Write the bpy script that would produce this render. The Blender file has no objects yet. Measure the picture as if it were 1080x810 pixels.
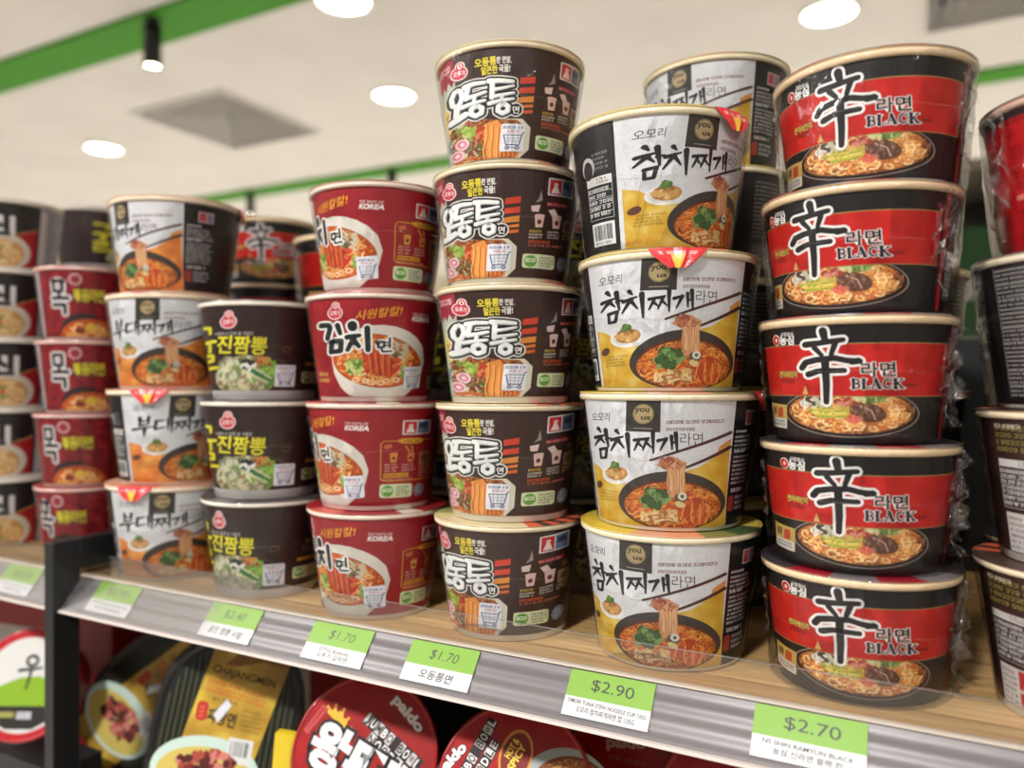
import bpy, bmesh, math, random
from mathutils import Vector, Matrix
random.seed(7)
C = bpy.context.scene.collection
R = math.radians
SH = 1.25            # height of the shelf board's top
CAMZ = SH + 0.21
YAW = R(27.7)
FPX = 810.0

# ------------------------------------------------------------------ colours and materials
def lin(c):
    out = []
    for v in c[:3]:
        v = v / 255.0
        out.append(v / 12.92 if v <= 0.04045 else ((v + 0.055) / 1.055) ** 2.4)
    return (out[0], out[1], out[2], 1.0)
_mats = {}
def mat(col, rough=0.5, spec=0.3, metal=0.0, coat=0.0):
    key = ('p', tuple(col), rough, spec, metal, coat)
    if key in _mats: return _mats[key]
    m = bpy.data.materials.new('paint_%02x%02x%02x' % tuple(int(v) for v in col[:3]))
    m.use_nodes = True
    b = m.node_tree.nodes['Principled BSDF']
    b.inputs['Base Color'].default_value = lin(col)
    b.inputs['Roughness'].default_value = rough
    b.inputs['Specular IOR Level'].default_value = spec
    b.inputs['Metallic'].default_value = metal
    b.inputs['Coat Weight'].default_value = coat
    _mats[key] = m
    return m
def noise_mat(name, stops, scale=30.0, rough=0.5, detail=4.0, stretch=(1, 1, 1), uv=False, spec=0.3, metal=0.0, bump=0.0, distort=0.0):
    key = ('n', name)
    if key in _mats: return _mats[key]
    m = bpy.data.materials.new(name); m.use_nodes = True
    nt = m.node_tree; b = nt.nodes['Principled BSDF']
    tc = nt.nodes.new('ShaderNodeTexCoord'); mp = nt.nodes.new('ShaderNodeMapping')
    mp.inputs['Scale'].default_value = stretch
    nt.links.new(tc.outputs['UV' if uv else 'Object'], mp.inputs['Vector'])
    n = nt.nodes.new('ShaderNodeTexNoise'); n.inputs['Scale'].default_value = scale; n.inputs['Detail'].default_value = detail
    n.inputs['Distortion'].default_value = distort
    nt.links.new(mp.outputs['Vector'], n.inputs['Vector'])
    r = nt.nodes.new('ShaderNodeValToRGB')
    el = r.color_ramp.elements
    while len(el) < len(stops): el.new(0.5)
    for e, (p, c) in zip(el, stops): e.position = p; e.color = lin(c)
    nt.links.new(n.outputs['Fac'], r.inputs['Fac']); nt.links.new(r.outputs['Color'], b.inputs['Base Color'])
    b.inputs['Roughness'].default_value = rough; b.inputs['Specular IOR Level'].default_value = spec; b.inputs['Metallic'].default_value = metal
    if bump:
        bp = nt.nodes.new('ShaderNodeBump'); bp.inputs['Strength'].default_value = bump; bp.inputs['Distance'].default_value = 0.002
        nt.links.new(n.outputs['Fac'], bp.inputs['Height']); nt.links.new(bp.outputs['Normal'], b.inputs['Normal'])
    _mats[key] = m
    return m
def film_mat(name, base=0.03, edge=0.5, rough=0.08, bump=0.35, scale=45.0, tint=(255, 255, 255), stretch=(1, 1, 1)):
    """clear plastic: see-through with a glossy skin"""
    key = ('f', name)
    if key in _mats: return _mats[key]
    m = bpy.data.materials.new(name); m.use_nodes = True
    nt = m.node_tree
    for n in list(nt.nodes):
        if n.type != 'OUTPUT_MATERIAL': nt.nodes.remove(n)
    out = [n for n in nt.nodes if n.type == 'OUTPUT_MATERIAL'][0]
    tr = nt.nodes.new('ShaderNodeBsdfTransparent'); tr.inputs['Color'].default_value = lin(tint)
    gl = nt.nodes.new('ShaderNodeBsdfGlossy'); gl.inputs['Roughness'].default_value = rough
    mx = nt.nodes.new('ShaderNodeMixShader')
    lw = nt.nodes.new('ShaderNodeLayerWeight'); lw.inputs['Blend'].default_value = 0.25
    mr = nt.nodes.new('ShaderNodeMapRange'); mr.inputs['To Min'].default_value = base; mr.inputs['To Max'].default_value = edge
    tc = nt.nodes.new('ShaderNodeTexCoord'); mp = nt.nodes.new('ShaderNodeMapping'); mp.inputs['Scale'].default_value = stretch
    n = nt.nodes.new('ShaderNodeTexNoise'); n.inputs['Scale'].default_value = scale; n.inputs['Detail'].default_value = 3.0; n.inputs['Distortion'].default_value = 0.8
    bp = nt.nodes.new('ShaderNodeBump'); bp.inputs['Strength'].default_value = bump; bp.inputs['Distance'].default_value = 0.004
    L = nt.links.new
    L(tc.outputs['Object'], mp.inputs['Vector']); L(mp.outputs['Vector'], n.inputs['Vector']); L(n.outputs['Fac'], bp.inputs['Height'])
    L(bp.outputs['Normal'], gl.inputs['Normal']); L(bp.outputs['Normal'], lw.inputs['Normal'])
    L(lw.outputs['Fresnel'], mr.inputs['Value']); L(mr.outputs['Result'], mx.inputs['Fac'])
    L(tr.outputs['BSDF'], mx.inputs[1]); L(gl.outputs['BSDF'], mx.inputs[2]); L(mx.outputs['Shader'], out.inputs['Surface'])
    _mats[key] = m
    return m
def glow_mat(name, col, strength):
    m = bpy.data.materials.new(name); m.use_nodes = True
    b = m.node_tree.nodes['Principled BSDF']
    b.inputs['Base Color'].default_value = lin(col)
    b.inputs['Emission Color'].default_value = lin(col); b.inputs['Emission Strength'].default_value = strength
    return m

# ------------------------------------------------------------------ object helpers
def link(name, bm, mats, parent=None, smooth=False):
    me = bpy.data.meshes.new(name)
    if isinstance(bm, bpy.types.Mesh): me = bm
    else:
        if smooth:
            for f in bm.faces: f.smooth = True
        bm.to_mesh(me); bm.free()
        for m in (mats if isinstance(mats, (list, tuple)) else [mats]): me.materials.append(m)
    o = bpy.data.objects.new(name, me); C.objects.link(o)
    if parent is not None: o.parent = parent
    return o
def tag(o, label, cat, group=None, kind=None):
    if label: o['label'] = label
    if cat: o['category'] = cat
    if group: o['group'] = group
    if kind: o['kind'] = kind
    return o
def empty(name, loc, rotz=0.0):
    o = bpy.data.objects.new(name, None); o.empty_display_size = 0.02; C.objects.link(o)
    o.location = loc; o.rotation_euler = (0, 0, rotz)
    return o
def copy_thing(src):
    r = src.copy(); C.objects.link(r)
    for ch in list(src.children):
        c = ch.copy(); C.objects.link(c); c.parent = r
        for g in list(ch.children):
            d = g.copy(); C.objects.link(d); d.parent = c
    return r
def box(bm, x0, x1, y0, y1, z0, z1, mi=0):
    vs = [bm.verts.new(p) for p in ((x0,y0,z0),(x1,y0,z0),(x1,y1,z0),(x0,y1,z0),(x0,y0,z1),(x1,y0,z1),(x1,y1,z1),(x0,y1,z1))]
    for q in ((0,3,2,1),(4,5,6,7),(0,1,5,4),(1,2,6,5),(2,3,7,6),(3,0,4,7)):
        f = bm.faces.new([vs[i] for i in q]); f.material_index = mi
    return vs
def lathe(bm, prof, seg=72, mi=0, closed=False, a0=0.0, a1=2*math.pi, warp=None):
    full = abs(a1 - a0 - 2*math.pi) < 1e-6
    n = seg if full else seg + 1
    rings = []
    for (r, z) in prof:
        ring = []
        for k in range(n):
            a = a0 + (a1 - a0) * k / seg
            rr, zz = (r, z) if warp is None else warp(r, z, a)
            ring.append(bm.verts.new((rr*math.sin(a), -rr*math.cos(a), zz)))
        rings.append(ring)
    pairs = list(zip(rings[:-1], rings[1:]))
    if closed: pairs.append((rings[-1], rings[0]))
    for A, B in pairs:
        for k in range(n if full else seg):
            j = (k + 1) % n
            f = bm.faces.new((A[k], A[j], B[j], B[k])); f.material_index = mi
    return rings
def disc_face(bm, r, z, seg=72, mi=0, flip=False):
    vs = [bm.verts.new((r*math.sin(2*math.pi*k/seg), -r*math.cos(2*math.pi*k/seg), z)) for k in range(seg)]
    if flip: vs.reverse()
    f = bm.faces.new(vs); f.material_index = mi
    return f

# ------------------------------------------------------------------ flat artwork: shapes drawn in a frame, wrapped on a surface later
_font_cache = {}
def glyphs(s, off=0.0, shear=0.0):
    key = (s, round(off, 4), round(shear, 3))
    if key in _font_cache: return _font_cache[key]
    c = bpy.data.curves.new('text', 'FONT'); c.body = s; c.size = 1.0; c.resolution_u = 3; c.offset = off; c.shear = shear
    o = bpy.data.objects.new('text', c); C.objects.link(o)
    bpy.context.view_layer.update()
    dg = bpy.context.evaluated_depsgraph_get()
    me = bpy.data.meshes.new_from_object(o.evaluated_get(dg))
    vs = [(v.co.x, v.co.y) for v in me.vertices]; fs = [tuple(p.vertices) for p in me.polygons]
    bpy.data.objects.remove(o); bpy.data.curves.remove(c); bpy.data.meshes.remove(me)
    _font_cache[key] = (vs, fs)
    return _font_cache[key]

class Art:
    """2-D shapes in label millimetres (u along the wall, v up), each with a colour and a layer."""
    def __init__(s):
        s.shapes = []; s.mats = []; s.fr = lambda x, y: (x, y)
    def mi(s, col):
        m = col if isinstance(col, bpy.types.Material) else mat(col, 0.42, 0.35)
        if m not in s.mats: s.mats.append(m)
        return s.mats.index(m)
    def raw(s, vs, fs, col, lv):
        s.shapes.append(([s.fr(*p) for p in vs], fs, s.mi(col), lv))
    def poly(s, pts, col, lv):
        # ear-clip through mathutils so concave outlines work
        from mathutils.geometry import tessellate_polygon
        tris = tessellate_polygon([[Vector((p[0], p[1], 0)) for p in pts]])
        s.raw(pts, [tuple(t) for t in tris], col, lv)
    def rect(s, x0, y0, x1, y1, col, lv, r=0.0, sk=0.0):
        """sk: how far the right end drops"""
        if r <= 0: pts = [(x0,y0),(x1,y0),(x1,y1),(x0,y1)]
        else:
            pts = []
            for cx, cy, a in ((x1-r,y0+r,-90),(x1-r,y1-r,0),(x0+r,y1-r,90),(x0+r,y0+r,180)):
                for k in range(5):
                    t = R(a + 22.5*k); pts.append((cx+r*math.cos(t), cy+r*math.sin(t)))
        if sk: pts = [(x, y + sk*(x-x0)/(x1-x0)) for x, y in pts]
        n = 1
        if r <= 0 and abs(x1-x0) > 0:
            s.raw(pts, [(0,1,2,3)], col, lv)
        else: s.poly(pts, col, lv)
    def disc(s, cx, cy, rx, ry, col, lv, n=28, rot=0.0, a0=0, a1=360):
        cr, sr = math.cos(R(rot)), math.sin(R(rot)); pts = []
        full = a1 - a0 >= 360
        for k in range(n if full else n+1):
            t = R(a0 + (a1-a0)*k/n); x, y = rx*math.cos(t), ry*math.sin(t)
            pts.append((cx + x*cr - y*sr, cy + x*sr + y*cr))
        s.raw(pts, [tuple(range(len(pts)))], col, lv)
    def ring(s, cx, cy, rx, ry, w, col, lv, n=28, rot=0.0, a0=0, a1=360):
        cr, sr = math.cos(R(rot)), math.sin(R(rot)); vs = []; fs = []
        for k in range(n+1):
            t = R(a0 + (a1-a0)*k/n)
            for e in (-w/2, w/2):
                x, y = (rx+e)*math.cos(t), (ry+e)*math.sin(t)
                vs.append((cx + x*cr - y*sr, cy + x*sr + y*cr))
        for k in range(n): fs.append((2*k, 2*k+1, 2*k+3, 2*k+2))
        s.raw(vs, fs, col, lv)
    def stroke(s, pts, w, col, lv, w2=None, cap=True, n=10):
        """round brush stroke; w..w2 taper"""
        w2 = w if w2 is None else w2
        vs = []; fs = []; m = len(pts) - 1
        for i in range(m):
            (xa, ya), (xb, yb) = pts[i], pts[i+1]
            ra = (w + (w2-w)*i/m)/2; rb = (w + (w2-w)*(i+1)/m)/2
            dx, dy = xb-xa, yb-ya; l = math.hypot(dx, dy) or 1e-6; nx, ny = -dy/l, dx/l
            b = len(vs); vs += [(xa+nx*ra,ya+ny*ra),(xa-nx*ra,ya-ny*ra),(xb-nx*rb,yb-ny*rb),(xb+nx*rb,yb+ny*rb)]
            fs.append((b,b+1,b+2,b+3))
        if cap:
            for i, (x, y) in enumerate(pts):
                r = (w + (w2-w)*i/m)/2; b = len(vs)
                vs += [(x+r*math.cos(2*math.pi*k/n), y+r*math.sin(2*math.pi*k/n)) for k in range(n)]
                fs.append(tuple(range(b, b+n)))
        s.raw(vs, fs, col, lv)
    def text(s, body, cx, cy, h, col, lv, off=0.0, rot=0.0, shear=0.0, width=None, outline=None, cap=0.72):
        """centred text; h = letter height in frame units; frame y runs down"""
        vs, fs = glyphs(body, off, shear)
        if not vs: return
        xs = [v[0] for v in vs]; ys = [v[1] for v in vs]
        k = h / cap; mx = (min(xs)+max(xs))/2; my = (min(ys)+max(ys))/2
        kx = k if width is None else width/(max(xs)-min(xs))
        cr, sr = math.cos(R(rot)), math.sin(R(rot))
        tr = lambda p: (cx + (p[0]-mx)*kx*cr + (p[1]-my)*k*sr, cy + (p[0]-mx)*kx*sr - (p[1]-my)*k*cr)
        if outline:
            ov, of = glyphs(body, off + outline[1], shear)
            s.raw([tr(p) for p in ov], of, outline[0], lv - 0.5)
        s.raw([tr(p) for p in vs], fs, col, lv)
    def scribble(s, x0, y0, x1, y1, rows, col, lv, fill=0.6, seed=1, sk=0.0):
        """rows of print too small to read: little clusters of strokes"""
        rg = random.Random(seed); rh = (y1-y0)/rows
        vs = []; fs = []
        def bar(xa, ya, xb, yb):
            a = sk*(xa-x0)/((x1-x0) or 1); b = len(vs)
            vs.extend([(xa,ya+a),(xb,ya+a),(xb,yb+a),(xa,yb+a)]); fs.append((b,b+1,b+2,b+3))
        big = rows*(x1-x0)/rh < 160
        for i in range(rows):
            y = y0 + rh*(i+0.2); x = x0; end = x1 - rg.random()*0.25*(x1-x0); hh = rh*fill
            while x < end:
                w = min(rh*rg.uniform(0.45, 0.75), x1-x)
                if w < rh*.2: break
                if big:
                    t = .24*hh
                    bar(x, y, x+w*.6, y+t); bar(x+w*rg.choice((0, .25)), y, x+w*rg.choice((.25, .45)), y+hh*.7); bar(x+w*.74, y, x+w, y+hh*.8)
                    bar(x, y+hh-t, x+w*rg.uniform(.6, 1), y+hh)
                else: bar(x, y, x+w, y+hh*.8)
                x += w + rh*(0.18 if rg.random() < 0.8 else 0.55)
        s.raw(vs, fs, col, lv)
    def noodles(s, cx, cy, rx, ry, n, w, cols, lv, seed=1, rot=0.0, hole=0.0):
        rg = random.Random(seed)
        cr, sr = math.cos(R(rot)), math.sin(R(rot))
        for i in range(n):
            a = rg.uniform(0, 2*math.pi); q = math.sqrt(rg.uniform(hole*hole, 1.0))*0.97
            lx, ly = q*rx*math.cos(a), q*ry*math.sin(a)
            px, py = cx + lx*cr - ly*sr, cy + lx*sr + ly*cr
            r = w*rg.uniform(1.4, 3.2); t0 = rg.uniform(0, 360); span = rg.uniform(90, 220)
            pts = [(px + r*math.cos(R(t0+span*k/5)), py + 0.75*r*math.sin(R(t0+span*k/5))) for k in range(6)]
            # keep the strand inside the bowl
            ok = True
            for x, y in pts:
                dx, dy = x-cx, y-cy; ux, uy = dx*cr+dy*sr, -dx*sr+dy*cr
                if (ux/rx)**2 + (uy/ry)**2 > 1.0: ok = False
            if ok: s.stroke(pts, w, rg.choice(cols), lv + 0.6*i/n, cap=False)
    def blobs(s, cx, cy, rx, ry, n, size, cols, lv, seed=1):
        rg = random.Random(seed)
        for i in range(n):
            a = rg.uniform(0, 2*math.pi); q = math.sqrt(rg.random())
            s.disc(cx+q*rx*math.cos(a), cy+q*ry*math.sin(a), size*rg.uniform(.5,1.2), size*rg.uniform(.35,.8), rg.choice(cols), lv+0.6*i/n, 9, rg.uniform(0,180))
    def mesh(s, name, fmap, clip=None, step=None, base=None, base_mat=None):
        """fmap(u, v, layer) -> xyz; step: cut spacing along u; clip (u0,u1,v0,v1)"""
        bm = bmesh.new()
        for vs, fs, mi, lv in s.shapes:
            bv = [bm.verts.new((x, y, lv)) for x, y in vs]
            for f in fs:
                try:
                    fc = bm.faces.new([bv[i] for i in f]); fc.material_index = mi
                except ValueError: pass
        def cut(co, no, clear=False):
            bmesh.ops.bisect_plane(bm, geom=bm.verts[:]+bm.edges[:]+bm.faces[:], plane_co=co, plane_no=no, clear_outer=clear, dist=2e-4)
        if clip:
            u0, u1, v0, v1 = clip
            cut((u1,0,0),(1,0,0),True); cut((u0,0,0),(-1,0,0),True); cut((0,v1,0),(0,1,0),True); cut((0,v0,0),(0,-1,0),True)
        if step:
            us = [v.co.x for v in bm.verts]; k = math.ceil(min(us)/step)
            while k*step < max(us):
                cut((k*step,0,0),(1,0,0)); k += 1
        uvl = bm.loops.layers.uv.new('uv')
        for f in bm.faces:
            if f.calc_area() >= 0:
                pass
            n = f.normal if f.normal.length else Vector((0,0,1))
            for l in f.loops: l[uvl].uv = (l.vert.co.x*0.01, l.vert.co.y*0.01)
        bm.normal_update()
        flip = [f for f in bm.faces if f.normal.z < 0]
        if flip: bmesh.ops.reverse_faces(bm, faces=flip)
        for v in bm.verts: v.co = fmap(v.co.x, v.co.y, v.co.z)
        if base is not None:
            k = len(s.mats); s.mats.append(base_mat)
            base(bm, k)
        me = bpy.data.meshes.new(name); bm.normal_update(); bm.to_mesh(me); bm.free()
        for m in s.mats: me.materials.append(m)
        return me

class Cup(Art):
    """artwork for the wall of a paper cup"""
    def __init__(s, Rt, Rb, H, s0, s1):
        super().__init__()
        s.Rt, s.Rb, s.H, s.s0, s.s1 = Rt, Rb, H, s0, s1      # metres; s0..s1 the printed sleeve
        s.Rm = (Rt+Rb)/2*1000; s.Hs = (s1-s0)*1000
    def frame(s, xt, yt, gt, xb, yb, gb, turn=0.0):
        """a head-on look at the cup: left/right ends and height of the sleeve's top and bottom edges, and how far the middle of each sinks"""
        (tl, tr_), (bl, br) = xt, xb
        def f(x, y):
            v = 0.5; ct = 1.0; sn = 0
            for _ in range(5):
                cx = (bl+br)/2 + ((tl+tr_)/2-(bl+br)/2)*v; w = (br-bl)/2 + ((tr_-tl)/2-(br-bl)/2)*v
                sn = max(-0.985, min(0.985, (x-cx)/w)); ct = math.sqrt(1-sn*sn)
                v = (yb + gb*ct - y)/((yb + gb*ct)-(yt + gt*ct))
            return ((math.asin(sn)+R(turn))*s.Rm, v*s.Hs)
        s.fr = f
    def flat(s, deg):
        """millimetres right of an angle, millimetres down from the top of the sleeve"""
        s.fr = lambda x, y: (R(deg)*s.Rm + x, s.Hs - y)
    def wall(s, u, v, lv, eps=0.00006):
        th = u/s.Rm; z = s.s0 + v*0.001
        r = s.Rb + (s.Rt-s.Rb)*z/s.H + 0.0005 + lv*eps
        return (r*math.sin(th), -r*math.cos(th), z)
    def sleeve(s, name, base_col):
        def base(bm, k):
            rr = lambda z: s.Rb + (s.Rt-s.Rb)*z/s.H + 0.0005
            lathe(bm, [(rr(s.s0)-0.0004, s.s0), (rr(s.s0), s.s0), (rr(s.s1), s.s1), (rr(s.s1)-0.0004, s.s1)], 90, k)
        me = s.mesh(name, s.wall, clip=(-math.pi*s.Rm, math.pi*s.Rm, 0, s.Hs), step=s.Rm*R(4), base=base, base_mat=mat(base_col, 0.4, 0.4))
        return me
LP, LK, WS, EXPO = 26.0, 66.0, 0.25, 0.0
# ------------------------------------------------------------------ printing shared by several cups
WHITE = (236, 234, 228); CREAM = (228, 212, 180); INK = (26, 24, 26)
NOOD = [(232, 176, 96), (240, 196, 128), (214, 140, 66), (226, 160, 84)]
SOUP_RED = lambda: noise_mat('print_red_broth', [(0.3, (120, 34, 14)), (0.5, (178, 66, 22)), (0.62, (212, 118, 44)), (0.75, (232, 170, 90))], 60, 0.42, 5, uv=True, distort=1.5)
SOUP_BROWN = lambda: noise_mat('print_brown_broth', [(0.3, (74, 34, 18)), (0.5, (140, 74, 36)), (0.62, (196, 132, 74)), (0.75, (226, 184, 122))], 60, 0.42, 5, uv=True, distort=1.5)
GREENS = [(120, 150, 60), (86, 120, 46), (170, 186, 96), (60, 84, 34)]

def heart_logo(A, x, y, k, lv):
    """small red badge with a round head and a wide lower half"""
    A.disc(x, y+0.28*k, 0.98*k, 0.92*k, (236, 206, 204), lv); A.disc(x, y-0.62*k, 0.56*k, 0.58*k, (236, 206, 204), lv)
    A.disc(x, y+0.28*k, 0.84*k, 0.78*k, (190, 60, 72), lv+.5); A.disc(x, y-0.62*k, 0.43*k, 0.45*k, (190, 60, 72), lv+.5)
    A.ring(x, y-0.60*k, 0.22*k, 0.24*k, 0.12*k, (240, 224, 220), lv+1, 12)
    A.text('오뚜기', x, y+0.30*k, 0.52*k, (244, 232, 228), lv+1, 0.02, width=1.25*k)
def cart_sticker(A, x0, y0, x1, y1, lv, sk=0.0):
    w, h = x1-x0, y1-y0; B = (52, 66, 120)
    A.rect(x0, y0, x1, y1, (226, 226, 230), lv, r=0.07*w, sk=sk)
    A.scribble(x0+.07*w, y0+.06*h, x1-.05*w, y0+.17*h, 1, (70, 80, 140), lv+1, .8, 3)
    A.scribble(x0+.26*w, y0+.20*h, x1-.26*w, y0+.31*h, 1, (196, 70, 70), lv+1, .8, 4)
    P = lambda a, b: (x0+a*w, y0+b*h)
    A.stroke([P(.12,.40), P(.24,.76), P(.78,.76), P(.90,.32), P(.97,.30)], .045*w, B, lv+1)
    A.stroke([P(.12,.40), P(.87,.40)], .035*w, B, lv+1)
    for i in range(3): A.stroke([P(.30+.2*i,.42), P(.34+.16*i,.74)], .018*w, (110, 120, 160), lv+1)
    for i in range(2): A.stroke([P(.17,.52+.11*i), P(.84,.52+.11*i)], .018*w, (110, 120, 160), lv+1)
    for q in (.30, .72): A.ring(*P(q,.86), .065*w, .065*w, .05*w, B, lv+1, 14)
    A.stroke([P(.36,.86), P(.66,.86)], .03*w, B, lv+1)
def eco_mark(A, x0, y0, x1, y1, lv, sk=0.0):
    w, h = x1-x0, y1-y0
    A.rect(x0, y0, x1, y1, (214, 220, 180), lv, r=.18*h, sk=sk)
    A.disc(x0+.25*w, y0+.5*h+sk*.25, .19*w, .42*h, (96, 158, 62), lv+1, rot=-10)
    A.text('ECO', x0+.25*w, y0+.44*h+sk*.25, .26*h, (232, 240, 210), lv+2, .04, width=.30*w)
    A.scribble(x0+.52*w, y0+.12*h+sk*.5, x1-.04*w, y0+.9*h+sk*.5, 4, (84, 92, 84), lv+1, .6, 9, sk*.5)
def micro_mark(A, x0, y0, x1, y1, lv, sk=0.0):
    w, h = x1-x0, y1-y0
    A.rect(x0, y0, x1, y1, (222, 212, 214), lv, r=.06*h, sk=sk)
    A.rect(x0+.06*w, y0+.08*h, x0+.51*w, y0+.92*h+0, (186, 44, 46), lv+1, sk=sk*.45)
    A.rect(x0+.55*w, y0+.08*h+sk*.5, x1-.06*w, y0+.92*h+sk*.5, (104, 118, 150), lv+1, sk=sk*.4)
    A.disc(x0+.30*w, y0+.34*h+sk*.3, .09*w, .11*h, (226, 190, 180), lv+2, 12)
    A.poly([(x0+.12*w, y0+.86*h), (x0+.24*w, y0+.46*h), (x0+.36*w, y0+.5*h), (x0+.46*w, y0+.86*h+sk*.3)], (230, 210, 208), lv+2)
    A.rect(x0+.60*w, y0+.22*h+sk*.55, x0+.88*w, y0+.55*h+sk*.55, (58, 66, 92), lv+2, sk=sk*.2)
def paper_cup_icon(A, x, y, k, col, lv):
    A.poly([(x-.42*k, y-.5*k), (x+.42*k, y-.5*k), (x+.30*k, y+.6*k), (x-.30*k, y+.6*k)], col, lv)
    A.disc(x, y-.5*k, .46*k, .13*k, col, lv, 14); A.disc(x, y+.08*k, .19*k, .22*k, (96, 44, 44), lv+1, 12)
def facts_table(A, x0, y0, x1, y1, lv, ink=(216, 216, 214), rows=7):
    h = (y1-y0)/rows
    A.rect(x0, y0, x1, y0+h*1.25, (206, 204, 198), lv)
    A.scribble(x0+(x1-x0)*.45, y0+h*.15, x1-1, y0+h*1.1, 2, (60, 56, 54), lv+1, .6, 2)
    for i in range(1, rows+1):
        A.stroke([(x0, y0+h*i+h*.25), (x1, y0+h*i+h*.25)], .25, ink, lv+1, cap=False)
    A.scribble(x0+.6, y0+h*1.5, x1-.6, y1, (rows-1), ink, lv+1, .55, 11)
    A.stroke([(x0, y0), (x0, y1+h*.2)], .3, ink, lv+1); A.stroke([(x1, y0), (x1, y1+h*.2)], .3, ink, lv+1)
def barcode(A, x0, y0, x1, y1, lv, seed=3):
    A.rect(x0, y0, x1, y1, (218, 218, 216), lv)
    rg = random.Random(seed); x = x0 + (x1-x0)*.08
    while x < x1-(x1-x0)*.1:
        w = (x1-x0)*rg.choice((.012, .022, .034)); A.rect(x, y0+(y1-y0)*.1, x+w, y1-(y1-y0)*.24, (40, 40, 44), lv+1); x += w + (x1-x0)*rg.choice((.014, .022, .03))
    A.scribble(x0+(x1-x0)*.1, y1-(y1-y0)*.2, x1-(x1-x0)*.1, y1-(y1-y0)*.04, 1, (60, 60, 64), lv+1, .7, 5)
def brush(A, strokes, lv, col, outline=None, grow=0.0):
    for st in strokes:
        pts, w = st[0], st[1]; w2 = st[2] if len(st) > 2 else w
        for i, (c, g) in enumerate(outline or []): A.stroke(pts, w+g, c, lv+i*.7, w2+g)
        A.stroke(pts, w, col, lv + .7*len(outline or []), w2)

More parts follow.
